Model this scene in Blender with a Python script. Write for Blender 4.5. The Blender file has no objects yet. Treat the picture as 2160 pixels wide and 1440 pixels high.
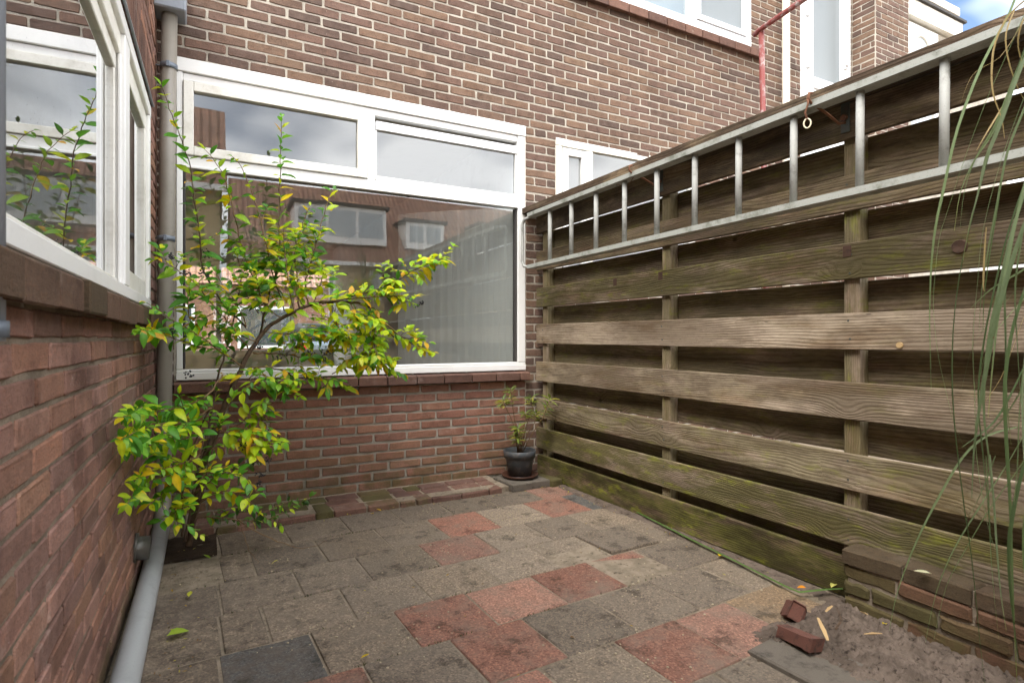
import bpy, math, random
from mathutils import Vector, Matrix, noise as mnoise
R = math.radians
random.seed(7)
scene = bpy.context.scene
COL = scene.collection

# ------------------------------------------------------------------ camera
cam_data = bpy.data.cameras.new('camera')
cam = bpy.data.objects.new('camera', cam_data); COL.objects.link(cam)
YAW = R(28.203)
cam.location = (0, 0, 1.05)
cam.rotation_euler = (R(90), 0, -YAW)
cam_data.sensor_width = 36.0
cam_data.lens = 36.0 * 1205 / 2160
cam_data.shift_y = -8 / 2160
cam_data.clip_start = 0.02
cam_data.clip_end = 400
cam_data.dof.use_dof = True
cam_data.dof.focus_distance = 3.6
cam_data.dof.aperture_fstop = 7.0
scene.camera = cam
FW = Vector((math.sin(YAW), math.cos(YAW), 0)); RT = Vector((math.cos(YAW), -math.sin(YAW), 0))
def project(p):
    d = Vector(p) - cam.location; z = d.dot(FW)
    if z < .05: return None
    return (1080 + 1205 * d.dot(RT) / z, 712 - 1205 * d.z / z, z)

# ------------------------------------------------------------------ sky, sun, exposure
SUN_EL, SUN_AZ = R(55), R(238)          # azimuth measured from +Y towards +X
world = bpy.data.worlds.new('World'); scene.world = world; world.use_nodes = True
wt = world.node_tree; wt.nodes.clear()
def wn(t, **k):
    n = wt.nodes.new(t)
    for a, b in k.items(): setattr(n, a, b)
    return n
sky = wn('ShaderNodeTexSky', sky_type='NISHITA', sun_disc=False, sun_elevation=SUN_EL, sun_rotation=SUN_AZ, air_density=1.0, dust_density=1.2, ozone_density=1.0)
tc = wn('ShaderNodeTexCoord')
sep = wn('ShaderNodeSeparateXYZ'); wt.links.new(tc.outputs['Generated'], sep.inputs[0])
addz = wn('ShaderNodeMath', operation='ADD'); wt.links.new(sep.outputs['Z'], addz.inputs[0]); addz.inputs[1].default_value = .35
dx = wn('ShaderNodeMath', operation='DIVIDE'); wt.links.new(sep.outputs['X'], dx.inputs[0]); wt.links.new(addz.outputs[0], dx.inputs[1])
dy = wn('ShaderNodeMath', operation='DIVIDE'); wt.links.new(sep.outputs['Y'], dy.inputs[0]); wt.links.new(addz.outputs[0], dy.inputs[1])
cmb = wn('ShaderNodeCombineXYZ'); wt.links.new(dx.outputs[0], cmb.inputs[0]); wt.links.new(dy.outputs[0], cmb.inputs[1]); cmb.inputs[2].default_value = 35.23
cn = wn('ShaderNodeTexNoise'); cn.inputs['Scale'].default_value = 1.1; cn.inputs['Detail'].default_value = 4; cn.inputs['Roughness'].default_value = .55
wt.links.new(cmb.outputs[0], cn.inputs['Vector'])
cr = wn('ShaderNodeValToRGB'); cr.color_ramp.elements[0].position = .40; cr.color_ramp.elements[1].position = .54
wt.links.new(cn.outputs['Fac'], cr.inputs[0])
cmix = wn('ShaderNodeMix', data_type='RGBA'); wt.links.new(cr.outputs[0], cmix.inputs['Factor'])
wt.links.new(sky.outputs[0], cmix.inputs['A']); cmix.inputs['B'].default_value = (21.0, 21.1, 21.2, 1)
bg = wn('ShaderNodeBackground'); bg.inputs['Strength'].default_value = .06
wt.links.new(cmix.outputs['Result'], bg.inputs['Color'])
wo = wn('ShaderNodeOutputWorld'); wt.links.new(bg.outputs[0], wo.inputs[0])
sd = bpy.data.lights.new('sun', 'SUN'); sun = bpy.data.objects.new('sun', sd); COL.objects.link(sun)
sd.energy = .9; sd.angle = R(30); sd.color = (1, .96, .9)
sdir = Vector((math.sin(SUN_AZ) * math.cos(SUN_EL), math.cos(SUN_AZ) * math.cos(SUN_EL), math.sin(SUN_EL)))
sun.rotation_euler = sdir.to_track_quat('Z', 'Y').to_euler(); sun.location = (0, -3, 8)
vs = scene.view_settings
vs.view_transform = 'Standard'; vs.look = 'None'; vs.gamma = 1; vs.use_curve_mapping = False
vs.exposure = 2.2
scene.cycles.use_adaptive_sampling = True; scene.cycles.adaptive_threshold = .02
scene.cycles.max_bounces = 5; scene.cycles.diffuse_bounces = 3; scene.cycles.glossy_bounces = 2; scene.cycles.transparent_max_bounces = 10; scene.cycles.caustics_reflective = False; scene.cycles.caustics_refractive = False

# ------------------------------------------------------------------ node helpers
def lin(r, g, b, k=1.0):
    def c(v):
        v = v / 255.0
        return v / 12.92 if v <= .04045 else ((v + .055) / 1.055) ** 2.4
    return (c(r) * k, c(g) * k, c(b) * k, 1)
class G:
    def __init__(s, name):
        s.m = bpy.data.materials.new(name); s.m.use_nodes = True
        s.t = s.m.node_tree; s.t.nodes.clear()
        s.out = s.t.nodes.new('ShaderNodeOutputMaterial')
    def n(s, t, **k):
        x = s.t.nodes.new(t)
        for a, b in k.items(): setattr(x, a, b)
        return x
    def put(s, sock, v):
        if isinstance(v, bpy.types.NodeSocket): s.t.links.new(v, sock)
        elif v is not None: sock.default_value = v
    def math(s, op, a, b=0.0, clamp=False):
        x = s.n('ShaderNodeMath', operation=op, use_clamp=clamp); s.put(x.inputs[0], a); s.put(x.inputs[1], b); return x.outputs[0]
    def mix(s, f, a, b, blend='MIX'):
        x = s.n('ShaderNodeMix', data_type='RGBA', blend_type=blend); s.put(x.inputs['Factor'], f); s.put(x.inputs['A'], a); s.put(x.inputs['B'], b); return x.outputs['Result']
    def ramp(s, f, stops, interp='LINEAR'):
        x = s.n('ShaderNodeValToRGB'); r = x.color_ramp; r.interpolation = interp
        while len(r.elements) < len(stops): r.elements.new(1)
        for e, (p, c) in zip(r.elements, stops): e.position = p; e.color = c if len(c) == 4 else (*c, 1)
        s.put(x.inputs[0], f); return x.outputs[0]
    def step(s, f, a, b):
        x = s.n('ShaderNodeMapRange', interpolation_type='SMOOTHSTEP'); s.put(x.inputs[0], f); x.inputs[1].default_value = a; x.inputs[2].default_value = b; return x.outputs[0]
    def noise(s, v, scale, detail=3, rough=.55, dist=0.0):
        x = s.n('ShaderNodeTexNoise'); s.put(x.inputs['Vector'], v); x.inputs['Scale'].default_value = scale; x.inputs['Detail'].default_value = detail; x.inputs['Roughness'].default_value = rough; x.inputs['Distortion'].default_value = dist; return x.outputs['Fac']
    def voro(s, v, scale, out='Distance', feature='F1', rnd=1.0):
        x = s.n('ShaderNodeTexVoronoi', feature=feature); s.put(x.inputs['Vector'], v); x.inputs['Scale'].default_value = scale; x.inputs['Randomness'].default_value = rnd; return x.outputs[out]
    def sep(s, v):
        x = s.n('ShaderNodeSeparateXYZ'); s.put(x.inputs[0], v); return x.outputs
    def comb(s, a, b, c):
        x = s.n('ShaderNodeCombineXYZ'); s.put(x.inputs[0], a); s.put(x.inputs[1], b); s.put(x.inputs[2], c); return x.outputs[0]
    def vmul(s, v, k):
        x = s.n('ShaderNodeVectorMath', operation='MULTIPLY'); s.put(x.inputs[0], v); x.inputs[1].default_value = k; return x.outputs[0]
    def pos(s): return s.n('ShaderNodeNewGeometry').outputs['Position']
    def obj(s): return s.n('ShaderNodeTexCoord').outputs['Object']
    def rnd(s): return s.n('ShaderNodeObjectInfo').outputs['Random']
    def ocol(s): return s.n('ShaderNodeObjectInfo').outputs['Color']
    def attr(s, name): return s.n('ShaderNodeAttribute', attribute_name=name)
    def bump(s, h, strength=.3, dist=.01, prev=None):
        x = s.n('ShaderNodeBump'); s.put(x.inputs['Height'], h); x.inputs['Strength'].default_value = strength; x.inputs['Distance'].default_value = dist
        if prev is not None: s.put(x.inputs['Normal'], prev)
        return x.outputs[0]
    def bsdf(s, color, rough=.7, metal=0.0, normal=None, spec=.5):
        x = s.n('ShaderNodeBsdfPrincipled'); s.put(x.inputs['Base Color'], color); s.put(x.inputs['Roughness'], rough); s.put(x.inputs['Metallic'], metal); s.put(x.inputs['Specular IOR Level'], spec)
        if normal is not None: s.put(x.inputs['Normal'], normal)
        return x.outputs[0]
    def done(s, shader):
        s.t.links.new(shader, s.out.inputs[0]); return s.m
M = {}

def brick_mat(name, stops, white=.25, grime=.4, moss_z=0.0, rough=.85, wcol=lin(205, 190, 175)):
    g = G(name); p = g.pos()
    f = g.math('FRACT', g.math('ADD', g.rnd(), g.attr('brnd').outputs['Fac']))
    c = g.ramp(f, [(i / (len(stops)), s) for i, s in enumerate(stops)], 'LINEAR')
    big = g.noise(p, 1.7, 4, .6); mid = g.noise(p, 17, 5, .65); fine = g.noise(p, 150, 3, .7)
    streak = g.noise(g.vmul(p, (30, 30, 110)), 1.0, 3, .6)
    c = g.mix(g.math('MULTIPLY', g.step(mid, .45, .75), .55), c, g.mix(1, c, (.42, .36, .33, 1), 'MULTIPLY'))
    c = g.mix(g.math('MULTIPLY', g.step(streak, .5, .72), .35), c, g.mix(1, c, (1.5, 1.25, 1.05, 1), 'MULTIPLY'))
    c = g.mix(g.math('MULTIPLY', g.step(fine, .48, .7), .6), c, g.mix(1, c, (.42, .4, .38, 1), 'MULTIPLY'))
    w = g.math('MULTIPLY', g.step(g.noise(p, 9, 6, .7), .56, .72), g.math('MULTIPLY', g.step(big, .38, .62), white))
    c = g.mix(w, c, wcol)
    gr = g.math('MULTIPLY', g.step(g.noise(p, 3.1, 5, .65), .5, .7), grime)
    c = g.mix(gr, c, g.mix(1, c, (.40, .37, .36, 1), 'MULTIPLY'))
    sp = g.step(g.voro(p, 34), .10, .04)
    c = g.mix(g.math('MULTIPLY', sp, g.math('MULTIPLY', g.step(big, .5, .7), .55)), c, lin(225, 215, 205))
    if moss_z > 0:
        z = g.sep(p)[2]
        mz = g.math('MULTIPLY', g.step(z, moss_z, 0.02), g.step(g.noise(p, 5, 5, .7), .36, .6))
        c = g.mix(g.math('MULTIPLY', mz, .75), c, lin(84, 78, 46))
    h = g.math('ADD', g.math('MULTIPLY', mid, .6), g.math('MULTIPLY', fine, .5))
    h = g.math('ADD', h, g.math('MULTIPLY', streak, .4))
    return g.done(g.bsdf(c, rough, normal=g.bump(h, .75, .006), spec=.25))
M['brick_old'] = brick_mat('brick_old', [lin(108, 86, 74), lin(98, 79, 69), lin(118, 96, 79), lin(110, 86, 75), lin(92, 75, 67), lin(114, 91, 75), lin(118, 95, 79), lin(100, 79, 69), lin(112, 89, 78), lin(90, 74, 66)], white=.06, grime=.45)
M['brick_red'] = brick_mat('brick_red', [lin(144, 104, 88), lin(134, 95, 81), lin(150, 112, 95), lin(128, 93, 81), lin(148, 110, 90), lin(138, 99, 83)], white=.25, grime=.35, moss_z=.44)
M['brick_left'] = brick_mat('brick_left', [lin(144, 109, 96), lin(130, 98, 86), lin(150, 116, 104), lin(140, 106, 86), lin(108, 84, 74), lin(148, 109, 90), lin(124, 96, 86)], white=.24, grime=.8, moss_z=.14)
M['brick_moss'] = brick_mat('brick_moss', [lin(96, 72, 56), lin(78, 70, 44), lin(70, 62, 40), lin(98, 72, 56)], white=.1, grime=.6, moss_z=.20)
M['brick_sill'] = brick_mat('brick_sill', [lin(104, 78, 68), lin(92, 70, 62), lin(98, 72, 62), lin(112, 84, 72)], white=.2, grime=.6)
M['brick_sill_dirty'] = brick_mat('brick_sill_dirty', [lin(96, 74, 60), lin(82, 66, 52), lin(104, 80, 66), lin(76, 64, 48)], white=.14, grime=.8)
M['brick_yellow'] = brick_mat('brick_yellow', [lin(168, 148, 104), lin(150, 130, 92), lin(178, 158, 116), lin(140, 122, 90)], white=.1, grime=.3)

def mortar_mat(name, c1, c2, moss_z=0):
    g = G(name); p = g.pos(); a = g.noise(p, 6, 5, .65); b = g.noise(p, 130, 3, .7)
    c = g.mix(g.step(a, .35, .68), c1, c2)
    c = g.mix(g.math('MULTIPLY', g.step(b, .5, .7), .5), c, g.mix(1, c, (.62, .6, .57, 1), 'MULTIPLY'))
    if moss_z:
        mz = g.math('MULTIPLY', g.step(g.sep(p)[2], moss_z, .02), g.step(g.noise(p, 5, 5, .7), .38, .6))
        c = g.mix(g.math('MULTIPLY', mz, .7), c, lin(80, 76, 48))
    return g.done(g.bsdf(c, .95, normal=g.bump(b, .9, .006), spec=.15))
M['mortar_old'] = mortar_mat('mortar_old', lin(182, 174, 161), lin(154, 146, 134))
M['mortar_red'] = mortar_mat('mortar_red', lin(166, 159, 147), lin(142, 136, 125), .25)
M['mortar_left'] = mortar_mat('mortar_left', lin(142, 129, 113), lin(108, 97, 84))

def wood_mat(name):
    g = G(name); o = g.sep(g.obj()); r = g.rnd()
    x = g.math('ADD', o[0], g.math('MULTIPLY', r, 53.0)); z = g.math('ADD', o[2], g.math('MULTIPLY', r, 7.0)); y = o[1]
    def nz(sx, sz, d, ro=.6, sy=1.0): return g.noise(g.comb(g.math('MULTIPLY', x, sx), g.math('MULTIPLY', y, sy), g.math('MULTIPLY', z, sz)), 1, d, ro)
    n1 = nz(.75, 5.5, 2, .5)
    kv = g.n('ShaderNodeTexVoronoi'); g.put(kv.inputs['Vector'], g.comb(g.math('MULTIPLY', x, .85), 0.0, z)); kv.inputs['Scale'].default_value = 5.5
    ksep = g.n('ShaderNodeSeparateColor'); g.put(ksep.inputs[0], kv.outputs['Color']); kmask = g.step(ksep.outputs[0], .72, .74)
    kd = g.math('ADD', kv.outputs['Distance'], g.math('MULTIPLY', g.math('SUBTRACT', 1.0, kmask), 5.0))
    kn = g.math('POWER', 2.718, g.math('MULTIPLY', g.math('MULTIPLY', kd, kd), -9.0))
    fld = g.math('ADD', g.math('MULTIPLY', z, 62.0), g.math('ADD', g.math('MULTIPLY', n1, g.math('ADD', 5.0, g.math('MULTIPLY', g.math('FRACT', g.math('MULTIPLY', r, 17.3)), 9.0))), g.math('MULTIPLY', kn, 2.6)))
    fld = g.math('ADD', fld, g.math('MULTIPLY', y, 30.0))
    band = g.math('POWER', g.math('ADD', g.math('MULTIPLY', g.math('SINE', g.math('MULTIPLY', fld, g.math('ADD', 5.0, g.math('MULTIPLY', r, 5.0)))), .5), .5), 2.2)
    fib = nz(5, 330, 3); patch = nz(1.7, 8, 5, .68, 6); fine = nz(24, 60, 3, .7, 30)
    oc = g.n('ShaderNodeSeparateColor'); g.put(oc.inputs[0], g.ocol())
    alg, ble, wet = oc.outputs[0], oc.outputs[1], oc.outputs[2]
    c = g.mix(g.step(patch, .34, .68), lin(138, 117, 94), lin(84, 67, 53))
    c = g.mix(g.math('MULTIPLY', g.step(patch, .30, .56), ble), c, lin(178, 162, 142))
    c = g.mix(g.math('MULTIPLY', band, g.math('MULTIPLY', g.step(n1, .25, .6), .62)), c, g.mix(1, c, (.40, .31, .24, 1), 'MULTIPLY'))
    c = g.mix(g.math('MULTIPLY', g.step(fib, .42, .72), .62), c, g.mix(1, c, (.5, .46, .43, 1), 'MULTIPLY'))
    c = g.mix(g.math('MULTIPLY', g.step(fine, .52, .72), .4), c, g.mix(1, c, (.5, .47, .44, 1), 'MULTIPLY'))
    c = g.mix(g.math('MULTIPLY', g.step(kd, .12, .05), .85), c, lin(50, 36, 27))
    am = nz(2.6, 9, 6, .72, 9)
    am2 = g.math('MULTIPLY', g.step(am, .36, .54), alg, clamp=True)
    c = g.mix(g.math('MULTIPLY', am2, .85), c, g.mix(fib, lin(98, 96, 34), lin(58, 58, 26)))
    bright = g.math('MULTIPLY', g.step(nz(5, 17, 5, .72), .53, .66), alg, clamp=True)
    c = g.mix(g.math('MULTIPLY', bright, .7), c, g.mix(fine, lin(150, 152, 44), lin(104, 110, 34)))
    dk = g.math('MULTIPLY', g.step(nz(1.2, 4, 6, .72), .36, .55), wet, clamp=True)
    c = g.mix(dk, c, g.mix(1, c, (.27, .23, .21, 1), 'MULTIPLY'))
    crack = g.step(nz(1.1, 95, 2, .5), .70, .76)
    c = g.mix(g.math('MULTIPLY', crack, .8), c, lin(34, 27, 22))
    dots = g.step(g.voro(g.comb(g.math('MULTIPLY', x, 4), 0.0, g.math('MULTIPLY', z, 22)), 1.0), .06, .03)
    c = g.mix(g.math('MULTIPLY', dots, .8), c, lin(40, 32, 26))
    h = g.math('ADD', g.math('MULTIPLY', band, -.4), g.math('ADD', g.math('MULTIPLY', fib, -.8), g.math('MULTIPLY', crack, -1.2)))
    return g.done(g.bsdf(c, .8, normal=g.bump(h, .7, .004), spec=.25))
M['wood'] = wood_mat('weathered_wood')

def paver_mat(name):
    g = G(name); p = g.pos(); oc = g.ocol()
    s1 = g.voro(p, 170, 'Color'); s1v = g.n('ShaderNodeSeparateColor'); g.put(s1v.inputs[0], s1)
    n2 = g.noise(p, 5, 6, .65); n3 = g.noise(p, 300, 2, .7); n4 = g.noise(p, 22, 5, .7)
    c = g.mix(g.step(s1v.outputs[0], .62, .8), oc, g.mix(1, oc, (1.45, 1.42, 1.36, 1), 'MULTIPLY'))
    c = g.mix(g.math('MULTIPLY', g.step(s1v.outputs[1], .6, .8), .6), c, g.mix(1, oc, (.5, .5, .5, 1), 'MULTIPLY'))
    sand = g.math('MULTIPLY', g.step(g.math('ADD', g.math('MULTIPLY', n2, .75), g.math('MULTIPLY', n4, .28)), .44, .70), .62)
    c = g.mix(sand, c, g.mix(n3, lin(136, 124, 110), lin(108, 98, 87)))
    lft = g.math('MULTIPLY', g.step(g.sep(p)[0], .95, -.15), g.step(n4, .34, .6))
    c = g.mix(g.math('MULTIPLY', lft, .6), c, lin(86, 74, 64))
    c = g.mix(g.math('MULTIPLY', g.step(g.noise(p, 7.3, 6, .75), .52, .66), .85), c, g.mix(1, c, (.38, .38, .36, 1), 'MULTIPLY'))
    c = g.mix(g.math('MULTIPLY', g.step(g.voro(p, 33), .045, .03), g.step(n2, .54, .62)), c, lin(190, 176, 150))
    h = g.math('ADD', g.math('MULTIPLY', s1v.outputs[2], .5), g.math('ADD', n3, g.math('MULTIPLY', n4, .8)))
    return g.done(g.bsdf(c, .88, normal=g.bump(h, .9, .006), spec=.25))
M['paver'] = paver_mat('concrete_paver')

def sand_mat(name, c1, c2, dark):
    g = G(name); p = g.pos(); a = g.noise(p, 8, 6, .7); b = g.noise(p, 160, 3, .7); d = g.noise(p, 34, 5, .7)
    c = g.mix(g.step(a, .35, .65), c1, c2)
    c = g.mix(g.math('MULTIPLY', g.step(d, .54, .68), .8), c, dark)
    c = g.mix(g.math('MULTIPLY', b, .5), c, g.mix(1, c, (.6, .58, .55, 1), 'MULTIPLY'))
    return g.done(g.bsdf(c, .95, normal=g.bump(g.math('ADD', b, d), .9, .008), spec=.1))
M['sand'] = sand_mat('sand_soil', lin(122, 108, 97), lin(92, 81, 72), lin(36, 29, 25))
M['bed'] = sand_mat('joint_sand', lin(156, 142, 124), lin(126, 114, 98), lin(82, 74, 62))
M['dark_soil'] = sand_mat('dark_soil', lin(72, 60, 49), lin(54, 44, 36), lin(32, 26, 21))

def plain(name, col, rough=.5, metal=0.0, dirt=.15, dcol=None, scale=9, bumpk=.1, spec=.5):
    g = G(name); p = g.pos(); a = g.noise(p, scale, 5, .65); b = g.noise(p, scale * 14, 3, .7)
    dc = dcol or g.mix(1, col, (.45, .43, .4, 1), 'MULTIPLY')
    c = g.mix(g.math('MULTIPLY', g.step(a, .48, .72), dirt), col, dc)
    c = g.mix(g.math('MULTIPLY', g.step(b, .55, .75), dirt * .7), c, dc)
    return g.done(g.bsdf(c, rough, metal, g.bump(g.math('ADD', a, b), bumpk, .004), spec))
M['white'] = plain('white_paint', lin(232, 231, 228), .38, dirt=.09, dcol=lin(150, 142, 122), scale=5, bumpk=.12)
M['white_old'] = plain('worn_white_paint', lin(228, 225, 216), .45, dirt=.34, dcol=lin(140, 128, 100), scale=6, bumpk=.2)
M['white_pvc'] = plain('white_plastic', lin(236, 238, 240), .3, dirt=.05)
M['alu'] = plain('weathered_aluminium', lin(156, 156, 151), .75, .0, dirt=.75, dcol=lin(104, 104, 98), scale=17, bumpk=.15)
M['alu_dark'] = plain('dirty_aluminium', lin(150, 151, 144), .7, .0, dirt=.7, dcol=lin(74, 76, 58), scale=11, bumpk=.2)
M['pvc_warm'] = plain('grey_plastic_pipe', lin(134, 128, 118), .42, dirt=.3, dcol=lin(96, 88, 78), scale=4)
M['pvc_blue'] = plain('pale_grey_plastic_pipe', lin(156, 158, 158), .42, dirt=.35, dcol=lin(112, 114, 112), scale=8)
M['zinc'] = plain('zinc_grey', lin(140, 146, 154), .4, .1, dirt=.25)
M['clamp'] = plain('grey_clamp', lin(108, 116, 126), .45, .2, dirt=.3)
M['lead'] = plain('dark_pipe', lin(92, 90, 84), .35, .3, dirt=.6, dcol=lin(36, 34, 30), scale=20)
M['rust'] = plain('rusty_iron', lin(112, 72, 48), .8, .1, dirt=.6, dcol=lin(58, 40, 34), scale=40, bumpk=.4)
M['darkiron'] = plain('dark_green_iron', lin(62, 66, 60), .6, .2, dirt=.5, dcol=lin(70, 48, 36), scale=30)
M['redpaint'] = plain('worn_red_paint', lin(112, 42, 36), .6, 0, dirt=.85, dcol=lin(150, 146, 142), scale=16, bumpk=.3)
M['cream'] = plain('cream_plastic', lin(222, 214, 196), .5, dirt=.2)
M['ring'] = plain('bone_white_ring', lin(218, 206, 178), .5, dirt=.2)
M['pot'] = plain('anthracite_pot', lin(58, 62, 66), .45, dirt=.6, dcol=lin(112, 104, 96), scale=24, bumpk=.2)
M['saucer'] = plain('brown_saucer', lin(72, 46, 36), .35, dirt=.4)
M['bark'] = plain('shrub_bark', lin(84, 64, 46), .8, dirt=.7, dcol=lin(40, 30, 22), scale=40, bumpk=.5)
M['twig'] = plain('young_twig', lin(106, 80, 48), .7, dirt=.4, scale=50)
M['berry'] = plain('black_berry', lin(26, 24, 34), .3, dirt=.2)
M['chip'] = plain('pale_wood_chip', lin(168, 140, 98), .8, dirt=.3, scale=50)
M['stone'] = plain('pale_grit', lin(160, 146, 120), .8, dirt=.5, scale=60)
M['clay'] = plain('broken_brick', lin(100, 62, 50), .9, dirt=.85, dcol=lin(44, 34, 28), scale=26, bumpk=.8)
M['slab'] = plain('old_slab', lin(94, 86, 76), .9, dirt=.85, dcol=lin(48, 43, 38), scale=18, bumpk=.6)
M['darkwood'] = plain('dark_wood_stain', lin(82, 60, 48), .9, dirt=.6, dcol=lin(50, 38, 32), scale=60)
M['interior'] = plain('interior_plaster', lin(222, 218, 210), .8, dirt=.08)
M['floorwood'] = plain('interior_floor', lin(158, 136, 108), .5, dirt=.2)
M['rooftile'] = None
M['render'] = plain('white_render', lin(228, 228, 226), .8, dirt=.15)
M['carpaint'] = plain('grey_car_paint', lin(120, 130, 138), .25, .4, dirt=.05)
M['tyre'] = plain('black_rubber', lin(24, 24, 24), .8, dirt=.2)
M['redlamp'] = plain('red_lamp_lens', lin(200, 30, 26), .25, dirt=.05)
M['asphalt'] = plain('asphalt', lin(72, 72, 72), .9, dirt=.3)
M['greypane'] = plain('grey_blind_glass', lin(122, 128, 130), .3, dirt=.1, scale=2)
M['darkpane'] = plain('dark_pane', lin(54, 60, 64), .15, dirt=.1)
M['frost'] = plain('frosted_glass', lin(170, 178, 182), .35, dirt=.08, scale=2)
M['bitumen'] = plain('dark_trim', lin(52, 48, 46), .7, dirt=.3)

def roof_mat():
    g = G('roof_tiles'); p = g.sep(g.pos())
    u = g.math('FRACT', g.math('MULTIPLY', p[0], 4.2)); v = g.math('FRACT', g.math('MULTIPLY', p[2], 4.0))
    nn = g.noise(g.pos(), 3, 5, .6); cell = g.noise(g.comb(g.math('FLOOR', g.math('MULTIPLY', p[0], 4.2)), g.math('FLOOR', g.math('MULTIPLY', p[2], 4.0)), 0.0), 3.1, 1)
    c = g.ramp(cell, [(.3, lin(176, 128, 106)), (.5, lin(154, 114, 96)), (.7, lin(188, 142, 116))])
    c = g.mix(g.math('MULTIPLY', g.step(nn, .5, .7), .5), c, lin(88, 64, 54))
    c = g.mix(g.math('MULTIPLY', g.step(v, .2, .0), .7), c, lin(60, 40, 34))
    h = g.math('ADD', g.math('SINE', g.math('MULTIPLY', u, 6.28)), v)
    return g.done(g.bsdf(c, .8, normal=g.bump(h, .9, .05)))
M['rooftile'] = roof_mat()

def glass_mat(name, tint=(.9, .93, .93, 1), gain=1.9, dirt=0.0):
    # Schlick reflectance, the same from both sides of the thin pane
    g = G(name); ge = g.n('ShaderNodeNewGeometry'); dp_ = g.n('ShaderNodeVectorMath', operation='DOT_PRODUCT'); g.put(dp_.inputs[0], ge.outputs['Normal']); g.put(dp_.inputs[1], ge.outputs['Incoming'])
    fr = g.math('ADD', .043, g.math('MULTIPLY', .957, g.math('POWER', g.math('SUBTRACT', 1.0, g.math('ABSOLUTE', dp_.outputs['Value']), clamp=True), 5.0)))
    k = g.math('MULTIPLY', fr, gain, clamp=True)
    tr = g.n('ShaderNodeBsdfTransparent'); tr.inputs[0].default_value = tint
    gl = g.n('ShaderNodeBsdfGlossy'); gl.inputs['Roughness'].default_value = 0.0; gl.inputs['Color'].default_value = (.96, .98, 1, 1)
    wob = g.noise(g.pos(), 2.2, 1, .4); g.put(gl.inputs['Normal'], g.bump(wob, .02, .02))
    ms = g.n('ShaderNodeMixShader'); g.put(ms.inputs[0], k); g.t.links.new(tr.outputs[0], ms.inputs[1]); g.t.links.new(gl.outputs[0], ms.inputs[2])
    sh = ms.outputs[0]
    if dirt:
        p = g.pos(); sp = g.step(g.voro(p, 55), .12, .05)
        sp = g.math('MULTIPLY', sp, g.step(g.noise(p, 6, 4, .7), .48, .6))
        film = g.math('ADD', g.math('MULTIPLY', sp, dirt), g.math('MULTIPLY', g.step(g.noise(p, 3, 5, .7), .4, .75), .05))
        df = g.n('ShaderNodeBsdfDiffuse'); df.inputs[0].default_value = lin(150, 150, 145)
        m2 = g.n('ShaderNodeMixShader'); g.put(m2.inputs[0], film); g.t.links.new(sh, m2.inputs[1]); g.t.links.new(df.outputs[0], m2.inputs[2]); sh = m2.outputs[0]
    return g.done(sh)
M['glass'] = glass_mat('window_glass', gain=3.0)
M['glass_dirty'] = glass_mat('dusty_window_glass', gain=1.9, dirt=.5)

def leaf_mat(name, rough=.38, tc_=(1.15, 1.1, .5, 1)):
    g = G(name)
    c = g.mix(1, g.ocol(), g.attr('lcol').outputs['Color'], 'MULTIPLY')
    p = g.pos(); n = g.noise(p, 60, 4, .65)
    c = g.mix(g.math('MULTIPLY', g.step(n, .45, .7), .4), c, g.mix(1, c, (.62, .66, .45, 1), 'MULTIPLY'))
    c = g.mix(g.math('MULTIPLY', g.step(g.noise(p, 90, 3, .6), .66, .72), .6), c, lin(96, 58, 26))
    b = g.bsdf(c, rough, normal=g.bump(n, .2, .002), spec=.4)
    t = g.n('ShaderNodeBsdfTranslucent'); g.put(t.inputs[0], g.mix(1, c, tc_, 'MULTIPLY'))
    ms = g.n('ShaderNodeMixShader'); ms.inputs[0].default_value = .45; g.t.links.new(b, ms.inputs[1]); g.t.links.new(t.outputs[0], ms.inputs[2])
    return g.done(ms.outputs[0])
M['leaf'] = leaf_mat('leaf')
M['blade'] = leaf_mat('grass_blade', .6, (1, 1, .85, 1))

def net_mat():
    g = G('net_curtain'); d = g.n('ShaderNodeBsdfDiffuse'); d.inputs[0].default_value = lin(232, 232, 226); t = g.n('ShaderNodeBsdfTranslucent'); t.inputs[0].default_value = lin(232, 232, 226); tr = g.n('ShaderNodeBsdfTransparent')
    a = g.n('ShaderNodeMixShader'); a.inputs[0].default_value = .4; g.t.links.new(d.outputs[0], a.inputs[1]); g.t.links.new(t.outputs[0], a.inputs[2])
    b = g.n('ShaderNodeMixShader'); b.inputs[0].default_value = .55; g.t.links.new(tr.outputs[0], b.inputs[1]); g.t.links.new(a.outputs[0], b.inputs[2]); return g.done(b.outputs[0])
M['net'] = net_mat()

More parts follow.
